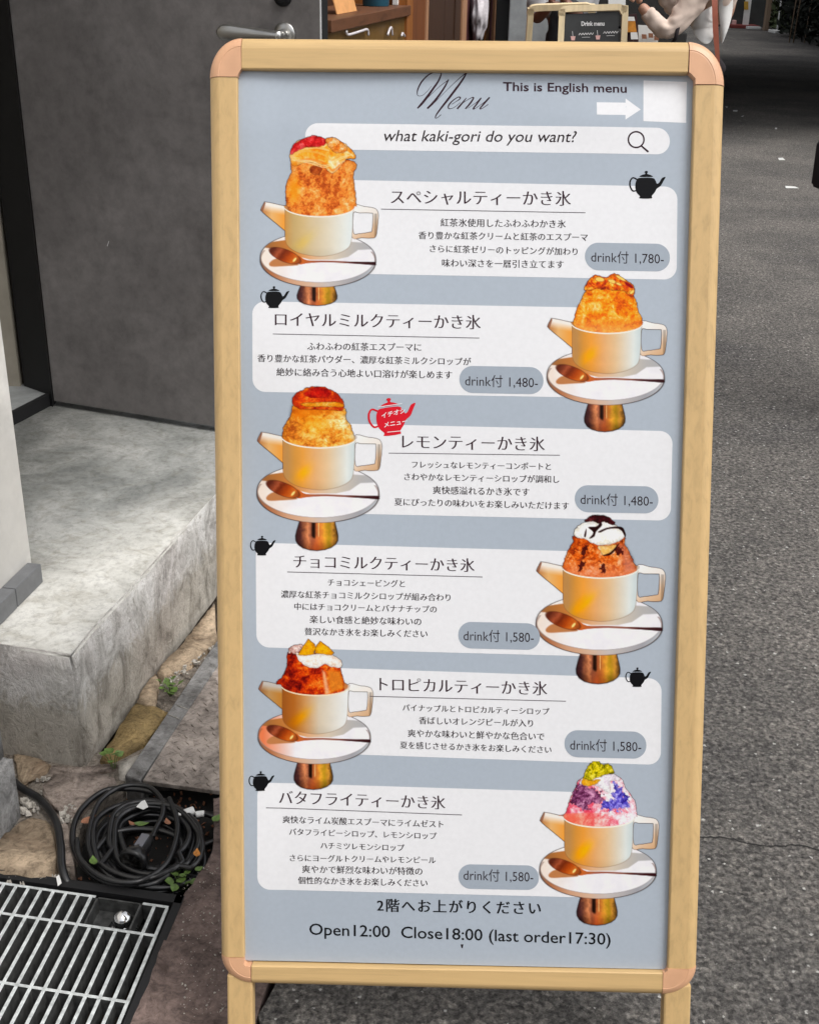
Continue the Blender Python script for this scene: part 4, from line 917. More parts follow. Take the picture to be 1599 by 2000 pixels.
def blob(A, X, Y, clip, poly, stops, seed, freq=1/70., jag=10., amp=1., outline=(70, 35, 20), oa=.32, warp=60, gx=0., gy=0., smooth=True, contrast=1.3, aniso=1., fl=.34):
    P = spline(poly, 4, True) if smooth else poly
    j = (fbm(X, Y, 1/30., seed+9, 3)-.5)*2*jag; d = sd(X, Y, P)+j
    wx = (fbm(X, Y, freq, seed+1, 3)-.5)*warp; wy = (fbm(X, Y, freq, seed+2, 3)-.5)*warp
    n = fbm(X+wx, (Y+wy)*aniso, freq, seed+3, 5, .62); n = (n-.5)*contrast*amp+.5+gx*(X-712)/300+gy*(Y-350)/300
    ca, ea = cells(X+wx*.8+.4*Y, Y+wy*.8, 34, seed+31, 1.3); cb, eb = cells(X-wx*.6, Y+wy+.3*X, 17, seed+32, 1.2)
    n = n+fl*((ca-.5)*.6+(cb-.5)*.5)
    c = grad(n, stops)*(.93+.10*np.clip(ea*3, 0, 1)-.12*fl*(cb < .2))[..., None]
    c = c*(1-.14*np.clip(1-d/45, 0, 1))[..., None]*(1.04-.10*np.clip((X-760)/300, 0, 1)*0)[..., None]
    A.over(sm(d, 6)*clip, c); A.line(d, 6, outline, oa*1.) if oa and np.ndim(clip) == 0 else A.over(np.clip(1-np.abs(d)/6, 0, 1)*oa*clip, outline)
    return d
OR = [(.0, (150, 55, 15)), (.3, (205, 95, 25)), (.5, (232, 135, 45)), (.7, (245, 170, 75)), (1., (255, 222, 160))]
def ice2(A, X, Y, cl, s, cv):
    blob(A, X, Y, cl, [(405, 590), (430, 430), (500, 280), (560, 190), (700, 160), (900, 190), (990, 290), (1030, 420), (1070, 590), (900, 700), (560, 700)], [(.0, (185, 75, 15)), (.3, (225, 105, 20)), (.5, (242, 138, 22)), (.68, (252, 168, 50)), (1., (252, 215, 150))], s)
    A.over(cl*.5*np.clip((Y-470)/150, 0, 1)*sm(sd(X, Y, [(405, 590), (430, 430), (1030, 420), (1070, 590), (900, 700), (560, 700)])), (235, 175, 125))
    blob(A, X, Y, cl, [(500, 235), (540, 150), (610, 90), (720, 110), (800, 70), (900, 130), (985, 190), (995, 260), (960, 300), (900, 250), (780, 235), (660, 225), (560, 240)], [(.0, (130, 35, 15)), (.35, (215, 80, 15)), (.55, (240, 130, 20)), (.75, (250, 175, 60)), (1., (255, 230, 160))], s+20, 1/45.)
    for ex_, ey_, rx, ry, ro in ((655, 132, 46, 22, .1), (775, 150, 42, 18, .3), (860, 118, 60, 14, .5), (970, 252, 30, 15, -.7), (840, 175, 34, 12, .4)): A.over(sm(ell(X, Y, ex_, ey_, rx, ry, ro)), (250, 205, 110)); A.line(ell(X, Y, ex_, ey_, rx, ry, ro), 4, (150, 70, 25), .6)
    A.over(sm(ell(X, Y, 940, 185, 50, 16, .6)), (150, 15, 30))
def ice1(A, X, Y, cl, s, cv):
    blob(A, X, Y, cl, cv([(300, 520), (290, 400), (320, 320), (330, 250), (480, 230), (690, 250), (680, 340), (700, 480), (690, 560), (600, 600), (380, 590)]), [(.0, (150, 60, 20)), (.3, (200, 100, 40)), (.5, (232, 140, 60)), (.7, (240, 160, 80)), (1., (250, 205, 150))], s, 1/60., aniso=.6)
    A.over(sm(ell(X, Y, *cv([(340, 420)])[0], 55, 120, .1), 60)*.7, (250, 150, 20)); 
    blob(A, X, Y, cl, cv([(430, 290), (470, 275), (500, 300), (480, 330), (440, 325)]), [(0, (110, 35, 10)), (.5, (170, 75, 25)), (1, (215, 120, 60))], s+4, jag=16, oa=0)
    blob(A, X, Y, cl, cv([(318, 262), (318, 200), (370, 130), (470, 120), (600, 130), (680, 190), (695, 235), (640, 240), (560, 320), (500, 270), (400, 260), (350, 280)]), [(.0, (225, 110, 15)), (.4, (250, 160, 45)), (.6, (253, 185, 95)), (1., (255, 235, 205))], s+30, 1/110., warp=160, fl=.08, contrast=1.6)
    for q, c_ in (([(330, 215), (400, 190), (500, 205), (560, 240), (620, 190)], (250, 190, 110)), ([(350, 250), (430, 236), (520, 262), (560, 300), (610, 262)], (235, 130, 45)), ([(380, 180), (470, 170), (540, 185)], (255, 225, 170)), ([(600, 160), (640, 190), (680, 215)], (255, 235, 200))): A.line(sd(X, Y, np.r_[spline(cv(q), 4), spline(cv(q), 4)[::-1]+np.array([0, 9])]), 9, c_, .7)
    blob(A, X, Y, cl, cv([(320, 215), (330, 160), (400, 120), (455, 102), (520, 122), (510, 160), (420, 170), (360, 190)]), [(.0, (150, 10, 20)), (.5, (222, 45, 45)), (1., (250, 130, 130))], s+40, 1/50.)
    blob(A, X, Y, cl, cv([(520, 125), (580, 115), (640, 165), (640, 190), (600, 200), (560, 190)]), [(.0, (190, 80, 20)), (.5, (240, 150, 60)), (1., (255, 235, 200))], s+41, 1/50.)
    A.line(sd(X, Y, spline(cv([(330, 245), (430, 250), (520, 275), (600, 230), (660, 215), (600, 240), (520, 285), (430, 262)]), 4, True)), 9, (255, 225, 170), .8)
def ice3(A, X, Y, cl, s, cv):
    blob(A, X, Y, cl, cv([(390, 560), (410, 450), (480, 330), (500, 250), (640, 230), (960, 250), (1000, 370), (1050, 460), (1075, 590), (950, 700), (560, 700), (440, 640)]), [(.0, (170, 85, 30)), (.3, (215, 130, 45)), (.5, (234, 160, 62)), (.7, (240, 190, 105)), (1., (250, 228, 180))], s, 1/55., gx=.22)
    A.over(cl*.75*sm(sd(X, Y, cv([(480, 350), (500, 260), (940, 270), (900, 310), (700, 330), (560, 400)])), 70), (225, 118, 12))
    A.over(cl*.4*sm(ell(X, Y, *cv([(700, 430)])[0], 120, 90), 90), (250, 165, 20))
    blob(A, X, Y, cl, cv([(495, 245), (490, 190), (560, 115), (700, 68), (850, 95), (930, 150), (975, 215), (975, 270), (940, 300), (800, 290), (620, 290), (540, 280)]), [(.0, (150, 30, 10)), (.4, (205, 65, 15)), (.6, (228, 95, 25)), (1., (246, 160, 60))], s+20, 1/70.)
    blob(A, X, Y, cl, cv([(620, 120), (720, 75), (850, 110), (820, 170), (700, 180), (600, 160)]), [(.0, (140, 10, 10)), (.5, (200, 35, 20)), (1., (235, 90, 50))], s+21, 1/60., oa=.1)
    blob(A, X, Y, cl, cv([(570, 235), (700, 222), (900, 215), (970, 235), (965, 262), (800, 258), (620, 262)]), [(.0, (225, 125, 15)), (.5, (248, 165, 40)), (1., (255, 220, 150))], s+22, 1/90., jag=5)
def ice4(A, X, Y, cl, s, cv):
    blob(A, X, Y, cl, cv([(400, 620), (420, 480), (490, 350), (520, 280), (960, 270), (1000, 360), (1060, 480), (1110, 620), (980, 740), (560, 740)]), [(.0, (105, 38, 20)), (.3, (180, 72, 22)), (.5, (216, 98, 24)), (.7, (232, 136, 66)), (1., (246, 196, 160))], s, 1/60., fl=.5)
    A.over(cl*.55*np.clip((Y-470)/150, 0, 1)*sm(sd(X, Y, cv([(400, 640), (420, 480), (1060, 480), (1110, 620), (980, 740), (560, 740)]))), (226, 140, 110))
    A.over(cl*.6*sm(sd(X, Y, cv([(920, 350), (1000, 370), (1070, 500), (1110, 620), (1000, 640), (960, 480)])), 50), (205, 135, 120))
    for q in ([(600, 370), (650, 380), (600, 470), (575, 440)], [(560, 540), (620, 550), (580, 610), (545, 630)], [(760, 550), (820, 560), (790, 640), (770, 620)], [(910, 400), (990, 395), (950, 470), (920, 460)]): A.over(cl*sm(sd(X, Y, spline(cv(q), 4, True))+(fbm(X, Y, 1/22., s+77, 3)-.5)*70, 10)*.9, (74, 24, 22))
    blob(A, X, Y, cl, cv([(740, 380), (830, 380), (920, 370), (860, 440), (790, 470), (755, 430)]), [(.0, (240, 160, 60)), (.5, (252, 200, 120)), (1., (255, 240, 220))], s+12, 1/60.)
    blob(A, X, Y, cl, cv([(500, 270), (510, 220), (600, 150), (700, 140), (860, 150), (960, 220), (1008, 260), (980, 310), (900, 350), (820, 370), (720, 370), (620, 320), (540, 300)]), [(.0, (200, 190, 160)), (.4, (245, 240, 228)), (.6, (255, 254, 250)), (1., (255, 255, 255))], s+20, 1/60., contrast=.9, fl=.12)
    blob(A, X, Y, cl, cv([(600, 145), (660, 90), (740, 75), (820, 90), (900, 150), (880, 180), (800, 150), (740, 165), (680, 140)]), [(.0, (40, 8, 14)), (.5, (72, 22, 28)), (1., (140, 70, 70))], s+30, 1/50.)
    for q in ([(640, 200), (720, 190), (760, 150), (775, 180), (720, 240), (700, 290), (650, 310), (690, 250)], [(740, 240), (830, 200), (960, 190), (1000, 240), (1000, 290), (950, 215), (840, 215), (760, 250)], [(610, 240), (625, 215), (618, 290), (600, 290)], [(790, 470), (860, 440), (940, 350), (930, 380), (870, 460), (800, 478)]): A.over(cl*sm(sd(X, Y, spline(cv(q), 4, True))), (44, 12, 18))
def ice5(A, X, Y, cl, s, cv):
    blob(A, X, Y, cl, cv([(335, 520), (400, 440), (440, 340), (450, 220), (600, 200), (900, 280), (950, 380), (980, 560), (900, 640), (500, 640)]), [(.0, (90, 15, 20)), (.3, (150, 35, 15)), (.5, (195, 60, 15)), (.7, (222, 95, 25)), (1., (242, 160, 70))], s, 1/70., gx=.18)
    A.over(cl*.75*sm(sd(X, Y, cv([(820, 380), (940, 390), (980, 540), (860, 600), (830, 520)])), 40), (226, 150, 55)); A.over(cl*.7*sm(sd(X, Y, cv([(770, 380), (800, 400), (840, 600), (800, 610)])), 24), (244, 205, 170))
    blob(A, X, Y, cl, cv([(460, 230), (460, 180), (520, 145), (590, 145), (560, 200), (510, 230), (480, 215)]), [(.0, (150, 60, 50)), (.5, (235, 200, 190)), (1., (255, 245, 240))], s+10, 1/30.)
    blob(A, X, Y, cl, cv([(520, 220), (600, 230), (700, 225), (860, 230), (950, 290), (950, 350), (860, 350), (800, 325), (720, 360), (640, 355), (560, 300)]), [(.0, (215, 150, 110)), (.4, (245, 235, 225)), (1., (255, 255, 255))], s+20, 1/60., contrast=1., fl=.15)
    for q in ([(545, 240), (590, 160), (640, 85), (700, 135), (715, 170), (690, 230), (620, 245)], [(700, 220), (715, 150), (755, 105), (830, 160), (885, 215), (860, 240), (760, 225)]): blob(A, X, Y, cl, cv(q), [(.0, (225, 140, 10)), (.5, (245, 178, 20)), (1., (252, 205, 70))], s+30, 1/90., jag=4, smooth=False)
def ice6(A, X, Y, cl, s, cv):
    blob(A, X, Y, cl, cv([(395, 680), (420, 590), (470, 450), (520, 350), (580, 260), (940, 240), (1000, 340), (1080, 440), (1115, 560), (1110, 700), (980, 800), (520, 780)]), [(.0, (222, 70, 90)), (.3, (235, 105, 130)), (.5, (244, 160, 172)), (.72, (250, 222, 230)), (1., (255, 250, 252))], s, 1/60., gx=.14)
    base = sm(sd(X, Y, spline(cv([(395, 690), (415, 600), (1110, 600), (1110, 700), (980, 800), (520, 780)]), 3, True)))
    A.over(cl*base*.7*np.clip((Y-440)/120, 0, 1)*np.clip((900-X)/400, 0, 1), (238, 120, 80))
    blob(A, X, Y, cl, cv([(470, 480), (510, 370), (560, 310), (720, 350), (780, 420), (790, 480), (650, 500), (640, 560), (560, 540)]), [(.0, (70, 20, 50)), (.4, (125, 65, 105)), (.6, (175, 115, 150)), (1., (225, 170, 200))], s+10, 1/50., jag=55, oa=0, aniso=.7, fl=.5)
    blob(A, X, Y, cl, cv([(770, 500), (880, 440), (890, 280), (960, 360), (1030, 450), (1035, 540), (940, 570), (840, 565)]), [(.0, (50, 30, 130)), (.4, (95, 85, 195)), (.6, (150, 140, 225)), (1., (215, 205, 245))], s+11, 1/50., jag=55, oa=0, aniso=.7, fl=.5)
    A.over(cl*.7*sm(sd(X, Y, cv([(1040, 450), (1100, 520), (1110, 700), (1040, 740), (1050, 600)])), 40), (250, 240, 248))
    blob(A, X, Y, cl, cv([(560, 310), (600, 240), (720, 220), (860, 200), (945, 235), (940, 275), (860, 280), (850, 400), (760, 350), (690, 320)]), [(.0, (215, 195, 215)), (.5, (245, 240, 245)), (1., (255, 255, 255))], s+12, 1/50., oa=.15)
    blob(A, X, Y, cl, cv([(575, 300), (600, 250), (680, 270), (760, 265), (720, 310), (640, 332)]), [(.0, (215, 130, 20)), (.5, (242, 175, 40)), (1., (250, 220, 110))], s+13, 1/50., oa=.2)
    blob(A, X, Y, cl, cv([(595, 250), (625, 170), (680, 90), (720, 62), (780, 110), (860, 120), (895, 200), (840, 210), (760, 240), (660, 270)]), [(.0, (90, 90, 10)), (.35, (170, 160, 15)), (.6, (215, 195, 20)), (1., (245, 225, 90))], s+14, 1/32., jag=16, contrast=2.2)
for nm, cx, cy, k, ic, kw, z_ in (
    ('special', 621, 503.6, 112/570, ice1, dict(pale=.8, red=.0, footcut=1545, warm=.9), (460, 230, 2.961)), ('milk', 1182.4, 733, 114/570, ice2, dict(), (1040, 520, 4.997)),
    ('lemon', 620.4, 960.5, 119/570, ice3, dict(pale=.1), (470, 740, 4.845)), ('choco', 1169.8, 1217.5, 122.8/570, ice4, dict(warm=1.2), (1020, 990, 4.997)),
    ('tropical', 613.8, 1437, 109/570, ice5, dict(red=.9), (470, 1230, 4.845)), ('butterfly', 1167.3, 1698, 113.3/570, ice6, dict(warm=1.2), (1020, 1470, 4.997))):
    o = dish(cx, cy, k, ic, seed=len(nm)*7+int(cx) % 13, conv=zc(*z_, cx, cy, k), **kw)
    o['label'] = {'special': 'picture of tall amber shaved ice topped with red jelly and cream', 'milk': 'picture of orange shaved ice with sliced almonds', 'lemon': 'picture of amber shaved ice with red lemon topping', 'choco': 'picture of brown shaved ice with whipped cream and chocolate', 'tropical': 'picture of dark red shaved ice with pineapple pieces', 'butterfly': 'picture of pink and violet shaved ice with lime zest'}[nm]

# ------------------------------------------------------------------ shop front beyond the door
M['wb'] = woodish('red_brown_boards', (.17, .055, .016), 2, .6, .5, 30); M['wd'] = woodish('dark_boards', (.055, .024, .012), 2, .6, .5, 30); M['wo'] = woodish('orange_brown_boards', (.30, .105, .022), 2, .6, .45, 30)
M['ws'] = woodish('shelf_board', (.135, .055, .025), 1, .6, .5, 30); M['wl'] = woodish('light_strip', (.42, .22, .12), 2, .7, .5, 30); M['wy'] = woodish('olive_brown_panel', (.16, .085, .02), 2, .6, .5, 30)
M['maroon'] = plain('maroon_cloth', (.06, .008, .01), .8); M['grey'] = concrete('pillar_concrete', (.36, .38, .39), (.28, .30, .31), 2., .8, .05)
M['plastic'] = plain('clear_plastic', (.62, .58, .60), .55, var=.15, sc=60); M['teal'] = plain('teal_plastic', (.012, .10, .16), .4); M['cardo'] = plain('orange_card', (.72, .36, .14), .5)
FP = np.array([-.42, 5.5, 0]); FD = np.array([.2036, .979, 0]); FN = np.array([.979, -.2036, 0]); FDv, FNv = Vector(FD), Vector(FN)
def fs(px, py, off=0.): P = hitp(px, py, FP+FN*off, FN); return float((P-FP)@FD), float(P[2])
def fp(s_, off, z): q = FP+FD*s_+FN*off; return Vector((q[0], q[1], z))
def fbox(name, px0, px1, mat, par, z0=0., z1=2.9, off=0., dep=.05, py=40):
    a, b = fs(px0, py, off)[0], fs(px1, py, off)[0]; return box(name, fp(a, off-dep, z0), FDv*(b-a-.002), FNv*dep, (0, 0, z1-z0), mat, par, .003)
shop = thing('wooden_shop', fp(0, 0, 0), 'brown wooden shop front with a display shelf behind the open door', 'shop front')
fbox('post', 616, 627, M['black'], shop, off=.015); fbox('post', 627, 638.5, M['wd'], shop, off=.02, dep=.06); fbox('post', 795, 806, M['wo'], shop, off=.01, dep=.06)
fbox('board', 806.5, 833, M['wb'], shop); fbox('light_strip', 833.5, 837, M['wl'], shop, off=.012); fbox('board', 837.5, 868, M['wd'], shop); fbox('board', 868.5, 888, M['wd'], shop, off=-.01); fbox('board', 889, 903, M['wd'], shop)
fbox('light_strip', 903.5, 911.5, M['wl'], shop, off=.014); fbox('board', 912, 941, M['maroon'], shop, off=-.05); fbox('post', 941.5, 949, M['black'], shop, off=.0); fbox('post', 949.5, 956, M['wo'], shop, off=.012); fbox('board', 956.5, 965, M['maroon'], shop, off=.0); fbox('light_strip', 965.5, 968, M['wl'], shop, off=.02); fbox('post', 969, 993, M['black'], shop, off=.0)
a0, a1 = fs(639, 40)[0], fs(795, 40)[0]; zs = fs(640, 38)[1]
box('cabinet_back', fp(a0-.3, -.36, 0), FDv*(a1-a0+.6), FNv*.02, (0, 0, 2.9), M['wd'], shop)
box('lower_panel', fp(a0, -.02, 0), FDv*(a1-a0), FNv*.015, (0, 0, zs-.03), M['wy'], shop)
box('shelf', fp(a0, -.34, zs-.052), FDv*(a1-a0), FNv*.36, (0, 0, .052), M['ws'], shop, .004)
box('cabinet_side', fp(a1-.03, -.34, 0), FDv*.03, FNv*.34, (0, 0, 2.9), M['wo'], shop)
for q in ([(676, 60), (680, 67), (705, 60), (717, 57), (719, 68)], [(757, 68), (760, 58), (764, 53), (766, 68)], [(784, 70), (786, 64), (790, 70)]):
    pp = [fp(*( (lambda t: (t[0], .015, t[1]))(fs(x, y, .015)))) for x, y in q]; props(tubes('wire_hook', [(spline([tuple(p) for p in pp], 5), .006)], M['plastic'], None, 8), {676: 'long white wire hook under the shop shelf', 757: 'curved white wire hook under the shop shelf', 784: 'short pale wire hook stub next to the shop post'}[q[0][0]], 'hook')
# things on the shelf
s_, z_ = fs(648, 24, -.10); s2 = fs(687, 24, -.10)[0]
card = thing('menu_card', fp(s_, -.10, zs), 'orange card leaning on the left end of the shop shelf', 'card')
box('card_sheet', fp(s_+.0, -.08, zs+.001), FDv*(s2-s_), FNv*.006, Vector((0, 0, .20))-FNv*.05-FDv*.03, M['cardo'], card, .001)
M['mint'] = plain('green_print', (.25, .38, .10), .6, var=.5, sc=120); M['cream'] = plain('cream_print', (.75, .68, .45), .6)
box('card_picture', fp(s_+.045, -.0735-.02, zs+.075), FDv*(s2-s_-.06), FNv*.002, Vector((0, 0, .09))-FNv*.0225-FDv*.0135, M['mint'], card); box('card_picture', fp(s_+.008, -.0735-.02, zs+.075), FDv*.03, FNv*.002, Vector((0, 0, .09))-FNv*.0225-FDv*.0135, M['cream'], card)
s_ = fs(748, 22, -.08)[0]; cup = thing('teal_cup', fp(s_, -.09, zs), 'teal blue tub at the right end of the shop shelf', 'tub')
lathe('tub', fp(s_, -.12, zs+.001), (0, 0, 1), [(.068, 0), (.07, .003), (.078, .16), (.08, .162)], M['teal'], cup); 
s_ = fs(771, 24, -.06)[0]; tg = box('price_block', fp(s_-.02, -.07, zs+.001), FDv*.045, FNv*.03, (0, 0, .13), M['paper'], None, .002); props(tg, 'white upright block beside the teal tub on the shelf', 'block')
# cable and switch on the black post
cb = thing('switch_cable', fp(fs(624, 40, .02)[0], .02, 0), 'white cable with a small white switch box behind the door edge', 'switch')
s_, z_ = fs(624.5, 51, .03); tubes('cable', [([fp(s_, .022, .9), fp(s_, .022, 2.6)], .005)], M['paper'], cb, 8); box('switch_box', fp(s_-.028, .017, z_-.03), FDv*.056, FNv*.022, (0, 0, .062), M['paper'], cb, .004); box('rocker', fp(s_-.002, .039, z_-.012), FDv*.010, FNv*.003, (0, 0, .024), M['label'], cb)
# plastic bag hanging in the maroon bay
bm = bmesh.new(); bmesh.ops.create_icosphere(bm, subdivisions=4, radius=1); from mathutils import noise as nz_
s_, z_ = fs(934, 18, .0)
for v in bm.verts:
    p = v.co.copy(); k = 1+.28*nz_.noise(p*2.3)+.10*nz_.noise(p*6); v.co = fp(s_, .01, z_+.02)+FDv*(p.x*.15*k*(1 if p.z < .2 else 1.2-.9*p.z))+FNv*(p.y*.06*k)+Vector((0, 0, p.z*.24*k))
bagp = frombm('plastic_bag', bm, M['plastic'], None, True); props(bagp, 'crumpled translucent bag hanging in the maroon bay of the shop front', 'bag')
# building mass above and behind the shop
mass = box('shop_building', fp(-1.7, -3.5, 0), FDv*14.5, FNv*3.1, (0, 0, 6), M['wd'], None); props(mass, 'tall dark building body behind the wooden shop front', 'building')
# grey concrete pillar
gp0 = Vector(ony(993, 40, 9.6)); gp1 = Vector(ony(1076, 40, 9.6)); 
pil = box('concrete_pillar', (gp0.x, 9.6, 0), (gp1.x-gp0.x, -.02, 0), (.1, .45, 0), (0, 0, 3.2), M['grey'], None, .01); props(pil, 'pale grey concrete pillar left of the staff member', 'pillar')

# ------------------------------------------------------------------ small chalkboard A-frame
M['chalkb'] = plain('chalkboard', (.028, .030, .031), .6, var=.25, sc=9); M['chalk'] = plain('chalk_white', (.75, .75, .75), .8); M['pine'] = woodish('pine_frame', (.86, .70, .44), 2, .8, .5, 30); M['pinkc'] = plain('chalk_pink', (.75, .45, .42), .8)
Y2 = 7.0
ab2 = thing('drink_board', (1.02, Y2, 0), 'small chalkboard A-frame reading Drink menu, behind the big sign', 'chalkboard sign')
def bp(x, y, o=0.):   # board plane leaning back: top at Y2, bottom 0.22 m nearer
    P = np.array([0, Y2, 1.17]); n = np.array([.05, .98, -.2]); n /= np.linalg.norm(n); return Vector(hitp(x, y, P+n*o, n))
n2 = Vector((.05, .98, -.2)).normalized()
def down(p, L): d = Vector((0, -.2, -.98)); return p+d*L
tl_, tr_ = bp(1101, 21), bp(1213, 13); tl_i, tr_i = bp(1108, 27), bp(1207, 22)
arcp = [down(bp(1096.5, 40), .86), bp(1096.5, 45), bp(1096, 30), bp(1098.5, 20), bp(1108, 16), bp(1150, 14.5), bp(1200, 13), bp(1212, 14), bp(1217, 22), bp(1220, 45), down(bp(1222, 60), .92)]
fr_p = spline([tuple(p) for p in arcp], 6)
V, Fc = [], []
for i, p in enumerate(fr_p):
    t = Vector(fr_p[min(i+1, len(fr_p)-1)]-fr_p[max(i-1, 0)]).normalized(); w = t.cross(n2).normalized(); p = Vector(p)
    for a, b in ((-.016, 0), (.016, 0), (.016, .03), (-.016, .03)): V.append(p+w*a+n2*b)
for i in range(len(fr_p)-1):
    for k in range(4): Fc.append((4*i+k, 4*i+(k+1) % 4, 4*i+4+(k+1) % 4, 4*i+4+k))
Fc += [(0, 1, 2, 3), tuple(4*(len(fr_p)-1)+k for k in (3, 2, 1, 0))]
mesh('front_frame', V, Fc, M['pine'], ab2)
V2 = [Vector(v) for v in V]; hinge = bp(1150, 14.5, .03)
mesh('rear_frame', [Vector((v.x-.16, 2*(hinge.y+.03)-v.y+.0, v.z-.0)) for v in V2], [f[::-1] for f in Fc], M['pine'], ab2)
q = [bp(1104, 27, .010), bp(1208, 22, .010), down(bp(1217, 62, .010), .60), down(bp(1108, 62, .010), .62)]
mesh('slate', q+[p+n2*.01 for p in q], [(0, 3, 2, 1), (4, 5, 6, 7), (0, 1, 5, 4), (1, 2, 6, 5), (2, 3, 7, 6), (3, 0, 4, 7)], M['chalkb'], ab2)
text('Drink menu', 1135, 1180, 45.5, 45, 'chalk', .03, h=9, place=lambda x, y: bp(x, y, .0085), parent=ab2)
def chalk(pts, w, mat='chalk', nm='chalk_stroke'):
    v, f = ribbon(pts, [w]*len(pts), 4); mesh(nm, [bp(x, y, .0085) for x, y in v], f, M[mat], ab2)
for i, (x0, y0, n_) in enumerate(((1130, 66, 6), (1178, 63, 6))):
    pts = []
    for k in range(n_*2): pts.append((x0+k*2.6, y0-k*.12+(-1.8 if k % 2 else 1.8)))
    chalk(pts, 1.2); chalk([(x0+6, y0+6.2), (x0+14, y0+5.8), (x0+22, y0+5.9)], .8)
for x0, y0 in ((1118.5, 70), (1167, 68.5)):
    mesh('cup_drawing', [bp(x, y, .0085) for x, y in ((x0-4.5, y0), (x0+5, y0-.2), (x0+3.5, y0+8), (x0-3, y0+8))], [(0, 1, 2, 3)], M['pinkc'], ab2); chalk([(x0-1, y0-10), (x0-.5, y0-4), (x0, y0)], .9)
# drink poster stand and paper signs to its right
M['amber'] = plain('amber_print', (.55, .22, .03), .4, var=.4, sc=25); M['maroonp'] = plain('dark_board', (.03, .006, .008), .6)
ps = thing('poster_stand', tuple(Vector((1.25, 7.3, 0))), 'narrow dark stand with an amber drink photo right of the chalkboard', 'poster stand')
def yp(x, y, Y): return Vector(ony(x, y, Y))
def ysheet(name, q, Y, mat, par, th=.012):
    q = [yp(x, y, Y) for x, y in q]; o = Vector((0, th, 0)); return mesh(name, q+[p+o for p in q], [(0, 3, 2, 1), (4, 5, 6, 7), (0, 1, 5, 4), (1, 2, 6, 5), (2, 3, 7, 6), (3, 0, 4, 7)], mat, par)
ysheet('stand_board', [(1216, 28), (1243, 26), (1255, 190), (1222, 190)], 7.32, M['maroonp'], ps); ysheet('white_header', [(1218, 32), (1238, 32), (1240, 40), (1219, 40)], 7.305, M['paper'], ps, .006); ysheet('drink_photo', [(1219, 40.5), (1240, 40.5), (1243, 62), (1221, 62)], 7.305, M['amber'], ps, .006)
ysheet('label_card', [(1231, 62.5), (1244, 62.5), (1246, 76), (1232, 76)], 7.29, M['paper'], ps, .006)
for x in (1224, 1250): tubes('leg', [([yp(x, 185, 7.33), Vector((yp(x, 185, 7.33).x, 7.33+.0, 0))], .008)], M['black'], ps, 8)
wc = thing('white_menu_board', (1.33, 7.1, 0), 'white menu board with small food photos right below the raised beige sleeve', 'menu board')
ysheet('board', [(1246, 48), (1270, 49), (1285, 66), (1286, 180), (1250, 180)][:1]+[(1284, 50), (1287, 190), (1250, 190)], 7.1, M['paper'], wc)
for x, y in ((1253, 66), (1266, 64), (1277, 69)): ysheet('food_photo', [(x, y), (x+9, y+.5), (x+9.5, y+9), (x+.5, y+9)], 7.085, M['brownleaf'], wc, .004)
for x in (1254, 1283): tubes('leg', [([yp(x, 185, 7.11), Vector((yp(x, 185, 7.11).x, 7.11, 0))], .008)], M['black'], wc, 8)
# dark counter with white paper behind
ct = thing('stall_counter', tuple(Vector((1.5, 9.3, 0))), 'dark service counter behind the chalkboard sign', 'counter')
c0_, c1_ = yp(1110, 40, 9.2), yp(1345, 40, 9.2); ct.location = (c0_.x, 9.2, 0)
box('counter_body', (c0_.x, 9.2, 0), (c1_.x-c0_.x, 0, 0), (0, .6, 0), (0, 0, .92), M['dark'], ct, .01); box('upper_box', (c0_.x+.2, 9.5, .93), (c1_.x-c0_.x-.2, 0, 0), (0, .3, 0), (0, 0, 1.5), M['dark'], ct, .01)
pw_ = ysheet('white_notice', [(1187, -20), (1222, -20), (1221, 16), (1188, 12)], 9.15, M['paper'], None); props(pw_, 'white paper notice hanging over the dark counter', 'notice')
for (q, lb) in (([(1109, 2), (1123, 4), (1123, 12), (1109, 11)], 'small navy box on the counter beside the staff hand'), ([(1124, 5), (1150, 8), (1148, 14), (1124, 13)], 'flat white carton on the dark counter')):
    b_ = ysheet('carton', q, 8.9, M['label'] if 'navy' in lb else M['paper'], None, .2); props(b_, lb, 'box')

# ------------------------------------------------------------------ people
def skin(name, J, E_, mat, par, sub=3, root=None):
    """J: joint -> (position, radius); E_: bones"""
    me = bpy.data.meshes.new(name); ks = list(J); ix = {k: i for i, k in enumerate(ks)}
    me.from_pydata([tuple(J[k][0]) for k in ks], [(ix[a], ix[b]) for a, b in E_], []); o = bpy.data.objects.new(name, me); COL.objects.link(o)
    o.modifiers.new('s', 'SKIN'); sv = me.skin_vertices[0].data
    for k in ks:
        r_ = J[k][1]; sv[ix[k]].radius = r_ if hasattr(r_, '__len__') else (r_, r_); sv[ix[k]].use_root = (k == (root or ks[0]))
    if sub: sb = o.modifiers.new('u', 'SUBSURF'); sb.levels = sub
    bpy.context.view_layer.update(); m2 = bpy.data.meshes.new_from_object(o.evaluated_get(bpy.context.evaluated_depsgraph_get())); m2.name = name
    bpy.data.objects.remove(o); bpy.data.meshes.remove(me); m2.materials.clear(); m2.shade_smooth()
    if name in ('shirt', 'apron', 'trousers'):
        from mathutils import noise as nz
        for v in m2.vertices: p = v.co; f = abs(nz.noise(Vector((p.x*14+p.z*9, p.y*14, p.z*20-p.x*12))))*.016-.004+nz.noise(p*45)*.0025; v.co = p+v.normal*f
    return link(name, m2, mat, par)
M['skin'] = plain('skin', (.46, .25, .17), .5, var=.08); M['skin2'] = plain('skin_tanned', (.20, .085, .055), .5, var=.1); M['hair'] = plain('black_hair', (.012, .009, .008), .5)
